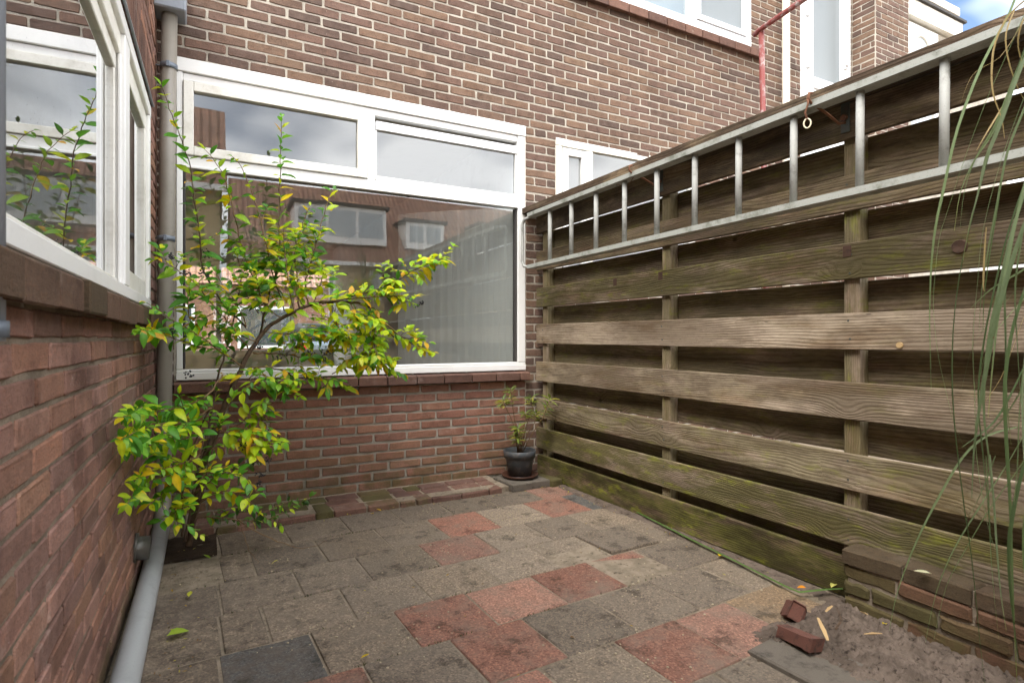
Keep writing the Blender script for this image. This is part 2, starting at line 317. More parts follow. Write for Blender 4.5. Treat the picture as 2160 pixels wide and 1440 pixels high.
# ------------------------------------------------------------------ object helpers
def tag(o, label=None, cat=None, group=None, kind=None):
    if label: o['label'] = label
    if cat: o['category'] = cat
    if group: o['group'] = group
    if kind: o['kind'] = kind
    return o
def empty(name, loc=(0, 0, 0)):
    o = bpy.data.objects.new(name, None); COL.objects.link(o); o.location = loc; o.empty_display_size = .1; return o
def link(name, me, parent=None):
    o = bpy.data.objects.new(name, me); COL.objects.link(o)
    if parent is not None: o.parent = parent; o.matrix_parent_inverse = Matrix.Translation(-abs_loc(parent))
    return o
def abs_loc(o):
    v = Vector(o.location)
    if o.parent is not None: v = Vector(o['wloc']) if 'wloc' in o.keys() else v
    return v
class MB:
    def __init__(s): s.v = []; s.f = []; s.a = []; s.c = []; s.sm = []
    def add(s, vs, fs, a=0.0, c=(1, 1, 1), smooth=False):
        o = len(s.v); s.v += [tuple(x) for x in vs]; s.f += [tuple(i + o for i in f) for f in fs]
        s.a += [a] * len(vs); s.c += [c] * len(vs); s.sm += [smooth] * len(fs); return s
    def box(s, x0, x1, y0, y1, z0, z1, b=0.0, a=0.0):
        if b <= 0:
            vs = [(x, y, z) for x in (x0, x1) for y in (y0, y1) for z in (z0, z1)]
            return s.add(vs, [(0, 1, 3, 2), (4, 6, 7, 5), (0, 4, 5, 1), (2, 3, 7, 6), (0, 2, 6, 4), (1, 5, 7, 3)], a)
        b = min(b, abs(x1 - x0) * .45, abs(y1 - y0) * .45, abs(z1 - z0) * .45)
        vs = []; idx = {}
        for ix, x in enumerate((x0, x1)):
            for iy, y in enumerate((y0, y1)):
                for iz, z in enumerate((z0, z1)):
                    sx, sy, sz = (1 - 2 * ix) * b, (1 - 2 * iy) * b, (1 - 2 * iz) * b
                    for ax, p in enumerate(((x, y + sy, z + sz), (x + sx, y, z + sz), (x + sx, y + sy, z))):
                        idx[ix, iy, iz, ax] = len(vs); vs.append(p)
        I = lambda *k: idx[k]; fs = []
        for i in (0, 1):
            q = [I(i, 0, 0, 0), I(i, 1, 0, 0), I(i, 1, 1, 0), I(i, 0, 1, 0)]; fs.append(q if i else q[::-1])
            q = [I(0, i, 0, 1), I(0, i, 1, 1), I(1, i, 1, 1), I(1, i, 0, 1)]; fs.append(q if i else q[::-1])
            q = [I(0, 0, i, 2), I(1, 0, i, 2), I(1, 1, i, 2), I(0, 1, i, 2)]; fs.append(q if i else q[::-1])
        for i in (0, 1):
            for j in (0, 1):
                fs.append((I(i, j, 0, 0), I(i, j, 1, 0), I(i, j, 1, 1), I(i, j, 0, 1)))
                fs.append((I(i, 0, j, 0), I(i, 1, j, 0), I(i, 1, j, 2), I(i, 0, j, 2)))
                fs.append((I(0, i, j, 1), I(1, i, j, 1), I(1, i, j, 2), I(0, i, j, 2)))
                for k in (0, 1): fs.append((I(i, j, k, 0), I(i, j, k, 1), I(i, j, k, 2)))
        return s.add(vs, fs, a)
    def tube(s, pts, rad, n=10, cap=True, c=(1, 1, 1)):
        pts = [Vector(p) for p in pts]; m = len(pts)
        rads = rad if isinstance(rad, (list, tuple)) else [rad] * m
        vs = []; fs = []; up = None
        for i, p in enumerate(pts):
            t = (pts[min(i + 1, m - 1)] - pts[max(i - 1, 0)]).normalized()
            if up is None: up = Vector((0, 0, 1)) if abs(t.z) < .9 else Vector((1, 0, 0))
            u = (up - t * up.dot(t)).normalized(); up = u; w = t.cross(u)
            for k in range(n):
                an = 2 * math.pi * k / n; vs.append(p + (u * math.cos(an) + w * math.sin(an)) * rads[i])
        for i in range(m - 1):
            for k in range(n):
                k2 = (k + 1) % n; fs.append((i * n + k, i * n + k2, (i + 1) * n + k2, (i + 1) * n + k))
        s.add(vs, fs, 0, c, True)
        if cap:
            o = len(s.v) - len(vs)
            s.f.append(tuple(o + k for k in range(n))[::-1]); s.sm.append(False)
            s.f.append(tuple(o + (m - 1) * n + k for k in range(n))); s.sm.append(False)
        return s
    def lathe(s, prof, center, n=32):
        vs = []; fs = []; m = len(prof)
        for r, z in prof:
            for k in range(n):
                an = 2 * math.pi * k / n; vs.append((center[0] + r * math.cos(an), center[1] + r * math.sin(an), center[2] + z))
        for i in range(m - 1):
            for k in range(n):
                k2 = (k + 1) % n; fs.append((i * n + k, i * n + k2, (i + 1) * n + k2, (i + 1) * n + k))
        return s.add(vs, fs, smooth=True)
    def mesh(s, name, mat, smooth=None):
        me = bpy.data.meshes.new(name); me.from_pydata(s.v, [], s.f)
        sm = s.sm if smooth is None else [smooth] * len(s.f)
        me.polygons.foreach_set('use_smooth', sm)
        if any(s.a): at = me.attributes.new('brnd', 'FLOAT', 'POINT'); at.data.foreach_set('value', s.a)
        if mat in ('leaf', 'blade'):
            at = me.attributes.new('lcol', 'FLOAT_COLOR', 'POINT'); at.data.foreach_set('color', [q for c in s.c for q in (*c, 1)])
        me.materials.append(M[mat]); me.update(); return me
    def build(s, name, mat, parent=None, smooth=None, origin=None):
        if origin is None and s.v:
            n = len(s.v); origin = [sum(v[k] for v in s.v) / n for k in range(3)]
        if origin is not None: s.v = [(v[0] - origin[0], v[1] - origin[1], v[2] - origin[2]) for v in s.v]
        o = link(name, s.mesh(name, mat, smooth)); 
        if origin is not None: o.location = origin
        adopt(o, parent); return o
def adopt(o, parent):
    """parent o while keeping its world place (parents are never rotated or scaled)"""
    o['wloc'] = list(o.location)
    if parent is None: return
    o.parent = parent
    pl = Vector(parent['wloc']) if 'wloc' in parent.keys() else Vector(parent.location)
    o.location = Vector(o['wloc']) - pl
def thing(name, label, cat, loc, group=None):
    o = empty(name, loc); o['wloc'] = list(loc); return tag(o, label, cat, group)

# ------------------------------------------------------------------ bricks
def brick_geo(L, H, D, rng, rough=.0022, ch=.003):
    """brick with an uneven front outline: front at y=0, body to y=D, centred in x and z"""
    hx, hz = L / 2, H / 2; c = min(.0055, H * .14)
    base = [(-hx + c, -hz), (-.15 * L, -hz), (.2 * L, -hz), (hx - c * .6, -hz), (hx, -hz + c), (hx, hz - c), (hx - c, hz), (.12 * L, hz), (-.22 * L, hz), (-hx + c * .6, hz), (-hx, hz - c), (-hx, -hz + c)]
    ring = [(x + rng.uniform(-rough, rough), z + rng.uniform(-rough, rough)) for x, z in base]
    n = len(ring); vs = []
    for x, z in ring: vs.append((x * (1 - ch / hx), rng.uniform(-.0012, .0012), z * (1 - ch / hz)))
    for x, z in ring: vs.append((x, ch * 1.1, z))
    for x, z in ring: vs.append((x, D, z))
    fs = [tuple(range(n))]
    for r in (0, 1):
        for k in range(n):
            k2 = (k + 1) % n; fs.append((r * n + k, (r + 1) * n + k, (r + 1) * n + k2, r * n + k2))
    return vs, fs
class Frame2:
    """maps (s, depth, z) of a wall to the world: s along the wall, depth into it"""
    def __init__(s, origin, ang): s.o = Vector(origin); s.ang = ang; s.ca, s.sa = math.cos(ang), math.sin(ang)
    def __call__(s, x, y, z): return Vector((s.o.x + x * s.ca - y * s.sa, s.o.y + x * s.sa + y * s.ca, s.o.z + z))
BACK = Frame2((0, 3.82, 0), 0)                                   # s = world X
LEFT = Frame2((-.25, 3.82, 0), math.atan2(1, .015))              # s = world Y - 3.82
POOL = {}
def brick_mesh(L, H, D, mat, rough):
    k = (round(L, 2), round(H, 3), mat, random.randrange(5))
    if k not in POOL:
        mb = MB(); vs, fs = brick_geo(L, H, D, random.Random(str(k)), rough); mb.add(vs, fs); POOL[k] = mb.mesh('brick', mat, False)
    return POOL[k]
def courses(x0, x1, z0, z1, ch, L, joint, holes, seed, cut=None, shift=0.0):
    """bricks of a running bond as (s, z, length); holes are (x0, x1, z0, z1)"""
    rng = random.Random(seed); out = []; k = 0; z = z0
    while z + ch * .6 < z1:
        zc = z + ch / 2
        spans = [(x0, x1)]
        for hx0, hx1, hz0, hz1 in holes:
            if hz0 < zc < hz1:
                nsp = []
                for a, b in spans:
                    if hx1 <= a or hx0 >= b: nsp.append((a, b)); continue
                    if a < hx0: nsp.append((a, hx0))
                    if b > hx1: nsp.append((hx1, b))
                spans = nsp
        for a, b in spans:
            start = math.floor((a - L) / L) * L + (L / 2 if k % 2 else 0) + shift
            x = start; wob = rng.uniform(-.012, .012)
            edges = [a]
            while x < b:
                x += L
                e = x + wob + rng.uniform(-.008, .008)
                if cut and abs(e - cut) < L * .5 and k % 2: edges.append(min(max(cut - .055, a), b)); e = cut + .055
                if a + .05 < e < b - .05 and e > edges[-1] + .05: edges.append(e)
            edges.append(b)
            for p, q in zip(edges, edges[1:]):
                if q - p > .03: out.append(((p + q) / 2, zc + rng.uniform(-.0015, .0015), q - p - joint))
        z += ch; k += 1
    return out
def proj_area(fr, s, z, L, H):
    p = [project(fr(s + a * L / 2, 0, z + b * H / 2)) for a, b in ((-1, -1), (1, -1), (1, 1), (-1, 1))]
    if any(q is None for q in p): return 0
    u = sum(q[0] for q in p) / 4; v = sum(q[1] for q in p) / 4
    if not (-20 < u < 2180 and -20 < v < 1460): return 0
    return abs(sum(p[i][0] * p[(i + 1) % 4][1] - p[(i + 1) % 4][0] * p[i][1] for i in range(4))) / 2
def lay(bricks, fr, H, mat, parent, n_single, proud=.004, D=.06, rough=.0022, vis=None, jit=.0015):
    """the largest n_single as objects, the others as one joined part"""
    rng = random.Random(mat + str(len(bricks)))
    def score(b):
        a = proj_area(fr, b[0], b[1], b[2], H)
        return a if (vis is None or vis(b)) else a * 1e-6
    order = sorted(bricks, key=score, reverse=True)
    single = [b for b in order[:n_single] if score(b) > 1]; ids = set(map(id, single)); mb = MB(); ground = parent
    for b in single:
        o = link('brick', brick_mesh(b[2], H, D, mat, rough)); o.location = fr(b[0], -proud + rng.uniform(-jit, jit), b[1]); o.rotation_euler = (rng.uniform(-.012, .012), rng.uniform(-.008, .008), fr.ang + rng.uniform(-.01, .01))
        o.scale = (b[2] / round(b[2], 2), 1, 1); adopt(o, parent)
    for b in bricks:
        if id(b) in ids: continue
        vs, fs = brick_geo(b[2], H, D, rng, rough); d = rng.uniform(-jit, jit)
        mb.add([fr(b[0] + x, y - proud + d, b[1] + z) for x, y, z in vs], fs, rng.uniform(.01, .99))
    if mb.v: tag(mb.build('bricks', mat, parent, False), kind='stuff')
    return len(single)
def wall_slab(fr, x0, x1, z0, z1, holes, depth, mat, name, parent):
    """mortar body of a wall with openings cut out, as butted boxes"""
    xs = sorted({x0, x1, *[h for q in holes for h in q[:2] if x0 < h < x1]}); zs = sorted({z0, z1, *[h for q in holes for h in q[2:] if z0 < h < z1]})
    mb = MB(); solid = {}
    for i in range(len(xs) - 1):
        for j in range(len(zs) - 1):
            cx, cz = (xs[i] + xs[i + 1]) / 2, (zs[j] + zs[j + 1]) / 2
            solid[i, j] = not any(a < cx < b and c < cz < d for a, b, c, d in holes)
    def quad(*p): mb.add([fr(*q) for q in p], [(0, 1, 2, 3)])
    for (i, j), s in solid.items():
        if not s: continue
        a, b, c, d = xs[i], xs[i + 1], zs[j], zs[j + 1]
        quad((a, 0, c), (b, 0, c), (b, 0, d), (a, 0, d)); quad((b, depth, c), (a, depth, c), (a, depth, d), (b, depth, d))
        if not solid.get((i - 1, j)): quad((a, depth, c), (a, 0, c), (a, 0, d), (a, depth, d))
        if not solid.get((i + 1, j)): quad((b, 0, c), (b, depth, c), (b, depth, d), (b, 0, d))
        if not solid.get((i, j - 1)): quad((a, depth, c), (b, depth, c), (b, 0, c), (a, 0, c))
        if not solid.get((i, j + 1)): quad((a, 0, d), (b, 0, d), (b, depth, d), (a, depth, d))
    return mb.build(name, mat, parent, False)
def fbox(fr, x0, x1, y0, y1, z0, z1, name, mat, parent, b=.003):
    mb = MB(); mb.box(x0, x1, y0, y1, z0, z1, b); mb.v = [tuple(fr(*v)) for v in mb.v]
    return mb.build(name, mat, parent, False)
def fmulti(fr, boxes, name, mat, parent, b=.003):
    mb = MB()
    for q in boxes: mb.box(*q, b)
    mb.v = [tuple(fr(*v)) for v in mb.v]
    return mb.build(name, mat, parent, False)
def fpane(fr, x0, x1, y, z0, z1, mat, parent, name='pane'):
    mb = MB(); mb.add([fr(x0, y, z0), fr(x1, y, z0), fr(x1, y, z1), fr(x0, y, z1)], [(0, 1, 2, 3)])
    return mb.build(name, mat, parent, False)

# ------------------------------------------------------------------ ground
mb = MB(); N = 24
mb.add([(-60, -60, -.03), (60, -60, -.03), (60, 60, -.03), (-60, 60, -.03)], [(0, 1, 2, 3)])
tag(mb.build('ground', 'bed', origin=(0, 0, 0)), kind='structure')

# ------------------------------------------------------------------ the row house with the big window
house = thing('row_house', 'brown brick row house with a wide white framed window facing the patio', 'house', (1, 3.9, 0))
CH = .0632; Z0 = 2.67 - 42 * CH
WIN = (-.15, 2.164, .0, 2.67); W2 = (2.44, 3.95, 1.5, 2.633); UW = (2.65, 4.69, 3.80, 5.25); DOOR = (5.45, 6.29, 2.7, 5.05)
holes = [WIN, W2, UW, DOOR]
wall = wall_slab(BACK, -.25, 6.34, -.02, 6.2, [(-.15, 2.164, .72, 2.67), W2, (2.65, 4.69, 3.88, 5.25), DOOR], .12, 'mortar_old', 'wall', house)
upper = courses(-.25, 6.34, Z0, 5.6, CH, .2195, .0125, [(-.25, 2.164, 0, .71), (-.25, 2.164, .7, 2.67)] + holes[1:], 11, cut=2.30)
hid = lambda b: not (b[0] > 2.26 and b[1] < 2.0)
lay(upper, BACK, CH - .0125, 'brick_old', wall, 190, vis=hid, proud=.0046)
# red infill wall below the window
lower = wall_slab(BACK, -.15, 2.164, -.02, .722, [], .1, 'mortar_red', 'lower_wall', house)
for v in lower.data.vertices: pass
lower.location.y -= .004
low = courses(-.25, 2.166, .025, .722, .0638, .221, .0145, [], 5)
lay(low, BACK, .0638 - .0155, 'brick_red', lower, 110, proud=.007, rough=.0026)
# left strip beside the window
strip = courses(-.25, -.155, .72, 2.67, CH, .2195, .0115, [], 3)
lay(strip, BACK, CH - .0115, 'brick_old', wall, 0, proud=.0035)
# brick sill under the big window
sill = fbox(BACK, -.16, 2.175, -.012, .06, .735, .79, 'window_sill', 'mortar_red', house, 0)
def slope_brick(fr, x0, x1, y0, y1, z0, z1, drop, mat, parent, rng):
    m_ = MB(); m_.box(x0, x1, y0, y1, z0, z1, .004)
    m_.v = [tuple(fr(x + rng.uniform(-.0015, .0015), y, z - drop * (1 - (y - y0) / (y1 - y0)) + rng.uniform(-.0012, .0012))) for x, y, z in m_.v]
    return m_.build('brick', mat, parent, False)
rng = random.Random(4); x = -.16
while x < 2.17:
    l = min(.205 + rng.uniform(-.012, .012), 2.178 - x)
    slope_brick(BACK, x, x + l - .007, -.068, .04, .742, .799, .012, 'brick_sill', sill, rng); x += l
# big window
WF = -.004
win = fmulti(BACK, [(-.15, 2.164, -.012, .06, 2.592, 2.669), (-.149, -.118, -.004, .06, .866, 2.59), (2.098, 2.163, -.004, .06, .866, 2.59),
                    (-.15, 2.164, -.012, .06, .803, .846), (-.149, 2.163, -.002, .06, .848, .864)], 'window', 'white', house)
fmulti(BACK, [(-.117, 2.097, .004, .058, 2.545, 2.588), (-.117, 2.097, .000, .058, 2.048, 2.108), (-.117, 2.097, -.010, .02, 2.036, 2.052), (.952, 1.004, .002, .058, 2.110, 2.544)], 'frame', 'white', win)
fmulti(BACK, [(-.114, -.062, -.014, .03, 2.112, 2.540), (.886, .948, -.014, .03, 2.112, 2.540), (-.061, .885, -.014, .03, 2.486, 2.540), (-.061, .885, -.014, .03, 2.112, 2.166)], 'sash', 'white_old', win)
fmulti(BACK, [(1.010, 2.094, -.002, .03, 2.450, 2.508)], 'vent_grille', 'white_pvc', win)
fmulti(BACK, [(1.008, 2.095, .004, .03, 2.112, 2.140), (1.006, 1.018, .006, .03, 2.142, 2.449), (2.080, 2.095, .006, .03, 2.142, 2.449)], 'glazing_bead', 'white', win)
fpane(BACK, -.07, .90, .016, 2.155, 2.495, 'glass', win); fpane(BACK, 1.005, 2.097, .022, 2.12, 2.47, 'glass', win)
for q in (2.082, -.117): fmulti(BACK, [(q, q + .013, .006, .05, .868, 2.034)], 'spacer', 'bitumen', win)
mb = MB(); nn = 90; vs = []
for i in range(nn + 1):
    x_ = 1.40 + .71 * i / nn; y_ = .78 - .69 * (i / nn) ** .8 + .004 * math.sin(i * .95) + .002 * math.sin(i * 2.3)
    vs += [BACK(x_, y_, .12), BACK(x_, y_, 2.06)]
mb.add(vs, [(2 * i, 2 * i + 2, 2 * i + 3, 2 * i + 1) for i in range(nn)], smooth=True); mb.build('net_curtain', 'net', win)
fpane(BACK, -.117, 2.097, .03, .862, 2.05, 'glass', win)
# small window beyond the fence
w2 = fmulti(BACK, [(2.44, 3.95, -.006, .06, 2.575, 2.633), (2.44, 2.50, -.005, .06, 1.56, 2.573), (2.735, 2.80, -.005, .06, 1.56, 2.573), (3.88, 3.95, -.005, .06, 1.56, 2.573), (2.44, 3.95, -.006, .06, 1.5, 1.558)], 'window', 'white_old', house)
fmulti(BACK, [(2.505, 2.555, -.012, .03, 1.565, 2.56), (2.685, 2.730, -.012, .03, 1.565, 2.56), (2.556, 2.684, -.012, .03, 2.505, 2.56), (2.556, 2.684, -.012, .03, 1.565, 1.62)], 'sash', 'white', w2)
fpane(BACK, 2.55, 2.69, .012, 1.61, 2.51, 'glass', w2); fpane(BACK, 2.795, 3.885, .02, 1.555, 2.58, 'glass', w2)
# upstairs window with its brick sill
uw = fmulti(BACK, [(2.65, 4.69, -.014, .06, 3.88, 3.955), (4.62, 4.69, -.012, .06, 3.957, 5.25), (2.65, 2.72, -.012, .06, 3.957, 5.25), (3.86, 3.95, -.012, .06, 3.957, 5.18), (2.721, 4.619, -.012, .06, 5.182, 5.25)], 'window', 'white_pvc', house)
fmulti(BACK, [(3.953, 4.615, -.026, .02, 3.962, 4.012), (4.565, 4.615, -.026, .02, 4.014, 5.17), (3.953, 4.003, -.026, .02, 4.014, 5.17)], 'sash', 'white_pvc', uw)
fpane(BACK, 4.0, 4.57, .0, 4.0, 5.18, 'greypane', uw); fpane(BACK, 2.715, 3.865, .02, 3.95, 5.185, 'glass', uw)
fbox(BACK, 2.7, 4.64, .03, .045, 3.96, 5.2, 'curtain', 'frost', uw, 0)
us = fbox(BACK, 2.5, 4.80, -.008, .05, 3.80, 3.868, 'window_sill', 'mortar_left', house, 0)
x = 2.5
while x < 4.8:
    slope_brick(BACK, x, x + .205, -.06, .04, 3.80, 3.876, .022, 'brick_sill', us, rng); x += .213
# balcony door
door = fmulti(BACK, [(5.45, 5.53, -.02, .05, 2.7, 5.05), (6.21, 6.29, -.02, .05, 2.7, 5.05), (5.531, 6.209, -.02, .05, 4.97, 5.05)], 'balcony_door', 'white_pvc', house)
fmulti(BACK, [(5.535, 5.62, -.032, .02, 2.72, 4.965), (6.12, 6.205, -.032, .02, 2.72, 4.965), (5.621, 6.119, -.032, .02, 3.68, 3.79), (5.621, 6.119, -.032, .02, 4.86, 4.965)], 'door_leaf', 'white_pvc', door)
fbox(BACK, 5.622, 6.118, -.01, .012, 2.72, 3.678, 'door_panel', 'white_pvc', door)
fpane(BACK, 5.62, 6.12, .0, 3.79, 4.86, 'greypane', door); fbox(BACK, 5.60, 6.13, .012, .03, 3.7, 4.9, 'blind', 'frost', door, 0)
fmulti(BACK, [(6.145, 6.185, -.055, -.033, 3.98, 4.03), (6.10, 6.18, -.075, -.056, 4.005, 4.025)], 'handle', 'white_pvc', door)
for z in (3.86, 4.40): fmulti(BACK, [(5.505, 5.565, -.052, -.033, z, z + .07)], 'hinge', 'white_pvc', door)
# white rain pipe on the wall and the joint in the brickwork
mbp = MB(); mbp.tube([(5.13, 3.75, 0), (5.13, 3.75, 6.0)], .036, 14)
tag(mbp.build('rain_pipe', 'cream', origin=(5.13, 3.75, 0)), 'cream plastic rain pipe running up the brick wall beside the white balcony door', 'rain pipe')

# interior behind the big window
tag(fmulti(BACK, [(-2.6, 2.6, .13, 7.4, -.12, .0)], 'room_floor', 'floorwood', None, 0), kind='structure')
tag(fmulti(BACK, [(-2.6, 2.6, .13, 7.4, 2.72, 2.8)], 'room_ceiling', 'interior', None, 0), kind='structure')
tag(fmulti(BACK, [(-2.7, -2.6, .13, 7.5, 0, 2.72)], 'room_wall_left', 'interior', None, 0), kind='structure')
tag(fmulti(BACK, [(2.13, 2.42, .13, 7.5, 0, 2.72)], 'room_wall_right', 'render', None, 0), kind='structure')
FR = Frame2((0, 11.2, 0), 0)
tag(wall_slab(FR, -2.6, 2.3, 0, 2.72, [(-.55, 2.15, .75, 2.35)], .15, 'interior', 'room_wall_front', None), kind='structure')
fw = fmulti(FR, [(-.55, 2.15, -.01, .06, .75, .83), (-.55, 2.15, -.01, .06, 2.28, 2.35), (-.55, -.47, -.01, .06, .831, 2.279), (2.07, 2.15, -.01, .06, .831, 2.279), (.16, .24, -.01, .06, .831, 2.279), (1.36, 1.44, -.01, .06, .831, 2.279), (.241, 1.359, .0, .05, 1.80, 1.86)], 'window', 'white', house)
fpane(FR, -.48, 2.08, .03, .82, 2.29, 'glass', fw)

tag(fmulti(BACK, [(2.43, 9.0, 2.5, 2.6, 0, 6.0)], 'room_wall_far_side', 'interior', None, 0), kind='structure')
tag(fmulti(BACK, [(2.43, 9.0, .13, 2.5, 2.72, 2.8), (2.43, 9.0, .13, 2.5, 5.4, 5.5)], 'room_ceiling_side', 'interior', None, 0), kind='structure')
# ------------------------------------------------------------------ neighbour with the brick pier
nb_ = thing('neighbour_house', 'neighbouring house with a projecting brick pier and a white roof fascia', 'house', (7, 3.9, 0))
PIERF = Frame2((6.34, 3.56, 0), 0); PIERS = Frame2((6.34, 3.82, 0), R(-90))
pier = wall_slab(PIERF, 0, .64, 0, 6.2, [], .4, 'mortar_old', 'pier', nb_)
pb = courses(0, .64, .01, 6.0, CH, .2195, .0115, [], 21); lay(pb, PIERF, CH - .0115, 'brick_old', pier, 24, vis=lambda b: b[1] > 3.8)
ps = courses(.005, .256, .01, 6.0, CH, .2195, .0115, [], 22); lay(ps, PIERS, CH - .0115, 'brick_old', pier, 24, vis=lambda b: b[1] > 3.8)
fmulti(BACK, [(6.985, 10.0, -.004, .1, 0, 4.88)], 'wall', 'mortar_old', nb_, 0)
fmulti(BACK, [(7.0, 8.62, -.07, .1, 4.90, 5.10)], 'fascia', 'white_old', nb_)
fmulti(BACK, [(6.99, 8.66, -.10, .12, 5.102, 5.135)], 'roof_edge', 'bitumen', nb_)
dn = fmulti(BACK, [(7.3, 8.12, -.02, .0, 3.2, 4.86)], 'door', 'white_pvc', nb_)
mb = MB(); cx0, cz0 = 7.72, 4.32
arc = [(cx0 + .26 * math.cos(a), BACK.o.y - .024, cz0 + .42 * math.sin(a)) for a in [math.pi * i / 14 for i in range(15)]] + [(cx0 - .26, BACK.o.y - .024, 3.5), (cx0 + .26, BACK.o.y - .024, 3.5)]
mb.add(arc[::-1], [tuple(range(len(arc)))]); mb.build('pane', 'frost', dn)
mb = MB(); mb.tube([(p[0], p[1], p[2]) for p in [arc[-1]] + arc[:15] + [arc[15]]], .022, 6); mb.build('frame', 'white_old', dn)

# ------------------------------------------------------------------ the extension on the left
ext = thing('house_extension', 'brick house extension along the left with a white framed window', 'extension', (-1, 2, 0))
LWIN = (-2.98, -.30, 1.20, 2.25)
lwall = wall_slab(LEFT, -5.2, .0, -.02, 3.05, [LWIN], .12, 'mortar_left', 'wall', ext)
LCH = .0645
lb = courses(-5.0, -.002, .012, 1.10, LCH, .2235, .012, [], 31) + courses(-5.0, -.002, .012 + LCH * 17, 3.0, LCH, .2235, .012, [(-5.0, -.30, 0, 2.475)], 32)
lay(lb, LEFT, LCH - .012, 'brick_left', lwall, 280, proud=.006, rough=.002, jit=.0025)
# soldier course over the window
sold = fbox(LEFT, -3.2, -.02, -.001, .02, 2.255, 2.475, 'lintel', 'mortar_left', ext, 0)
y = -3.15
while y < -.08:
    m_ = MB(); vs, fs = brick_geo(.21, .052, .06, rng, .003); m_.add([LEFT(y + z, yy - .008, 2.365 + x_) for x_, yy, z in vs], [f[::-1] for f in fs]); m_.build('brick', 'brick_sill', sold, False); y += .0645
# brick sill
ls = fbox(LEFT, -3.4, -.012, -.004, .05, 1.115, 1.175, 'window_sill', 'mortar_left', ext, 0)
y = -3.4
while y < -.02:
    l = min(.2235, -.008 - y); slope_brick(LEFT, y, y + l - .013, -.058 + rng.uniform(-.006, .006), .06, 1.122 + rng.uniform(-.004, .003), 1.194, .022 + rng.uniform(-.006, .006), 'brick_sill_dirty', ls, rng); y += .2235
# roof and zinc gutter edge
fmulti(LEFT, [(-5.25, -.0, -.05, 3.3, 3.052, 3.17)], 'roof', 'bitumen', ext)
# window of the extension
lw = fmulti(LEFT, [(-2.98, -.30, -.004, .09, 1.202, 1.248), (-2.98, -.30, -.004, .09, 2.19, 2.249), (-2.98, -2.90, -.002, .09, 1.25, 2.188), (-.37, -.302, -.002, .09, 1.25, 2.188), (-1.24, -1.12, -.003, .10, 1.25, 2.188)], 'window', 'white', ext)
fmulti(LEFT, [(-2.898, -1.242, .022, .09, 1.25, 1.272), (-2.898, -1.242, .012, .09, 2.11, 2.188), (-2.898, -1.242, .026, .09, 2.05, 2.108), (-1.268, -1.242, .028, .09, 1.273, 2.049), (-1.118, -.372, .012, .09, 1.25, 1.33), (-1.118, -.372, .012, .09, 2.10, 2.188), (-1.118, -1.085, .012, .09, 1.331, 2.099), (-.43, -.372, .012, .09, 1.331, 2.099)], 'sash', 'white_old', lw)
fpane(LEFT, -2.9, -1.25, .042, 1.26, 2.10, 'glass_dirty', lw); fpane(LEFT, -1.10, -.40, .03, 1.31, 2.12, 'glass_dirty', lw)
mb = MB(); mb.tube([LEFT(-3.0, -.012, 2.262), LEFT(-.29, -.012, 2.262)], .006, 6); mb.build('flashing', 'zinc', lw)
fmulti(LEFT, [(-1.252, -1.2405, .010, .020, 1.25, 2.108)], 'bead', 'white', lw, .002)
# dim room inside the extension
tag(fmulti(LEFT, [(-5.2, .0, 3.1, 3.2, 0, 3.0)], 'room_wall_far', 'interior', None, 0), kind='structure')
tag(fmulti(LEFT, [(-5.2, .0, .13, 3.1, -.1, .0)], 'room_floor_extension', 'floorwood', None, 0), kind='structure')
tag(fmulti(LEFT, [(-5.2, .0, .13, 3.1, 2.9, 3.0)], 'room_ceiling_extension', 'interior', None, 0), kind='structure')
tag(fmulti(LEFT, [(-5.35, -5.21, .0, 3.2, 0, 3.04)], 'room_wall_side', 'interior', None, 0), kind='structure')
tag(fmulti(LEFT, [(-.06, -.001, .13, 3.2, 0, 3.04)], 'room_wall_back', 'interior', None, 0), kind='structure')
# grey conduit close to the camera on the left wall
mb = MB(); mb.tube([(-.277, 1.10, 1.045), (-.277, 1.10, 3.0)], .0165, 12); cdt = mb.build('conduit', 'zinc', None, origin=(-.277, 1.10, 1.045))
tag(cdt, 'pale grey conduit up the left wall at the very edge of the picture', 'conduit')
mb = MB(); mb.tube([(-.277, 1.10, 1.05), (-.277, 1.10, 1.075)], .021, 12); mb.build('clip', 'clamp', cdt)

# ------------------------------------------------------------------ paving
patio = MB(); patio.add([(-.26, -4, -.0045), (2.5, -4, -.0045), (2.5, 3.82, -.0045), (-.26, 3.82, -.0045)], [(0, 1, 2, 3)])
patio = tag(patio.build('patio', 'bed', origin=(1, 1.5, -.006)), kind='structure')
GREY = [(132, 118, 102), (122, 109, 94), (138, 124, 108), (116, 104, 91), (128, 114, 98)]
RED = [(146, 104, 88), (136, 97, 82), (150, 112, 96), (140, 106, 92)]
TP = {}
def tile_mesh(w, d):
    k = (round(w, 2), round(d, 2), random.randrange(4))
    if k not in TP:
        r = random.Random(str(k)); mb = MB(); vs, fs = brick_geo(k[0], k[1], .045, r, .0022, .0032)
        mb.add([(x, z, -y) for x, y, z in vs], fs); TP[k] = mb.mesh('paver', 'paver', False)
    return TP[k], k
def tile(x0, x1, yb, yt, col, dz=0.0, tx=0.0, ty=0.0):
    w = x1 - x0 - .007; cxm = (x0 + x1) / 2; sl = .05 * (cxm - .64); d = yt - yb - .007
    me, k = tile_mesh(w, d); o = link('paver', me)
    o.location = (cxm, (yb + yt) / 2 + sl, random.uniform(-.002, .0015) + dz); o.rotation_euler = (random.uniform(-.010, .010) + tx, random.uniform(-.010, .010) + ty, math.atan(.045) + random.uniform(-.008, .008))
    o.scale = (w / k[0], d / k[1], 1); kk = random.uniform(.93, 1.07); o.color = lin(*[c * kk for c in col]); adopt(o, patio); return o
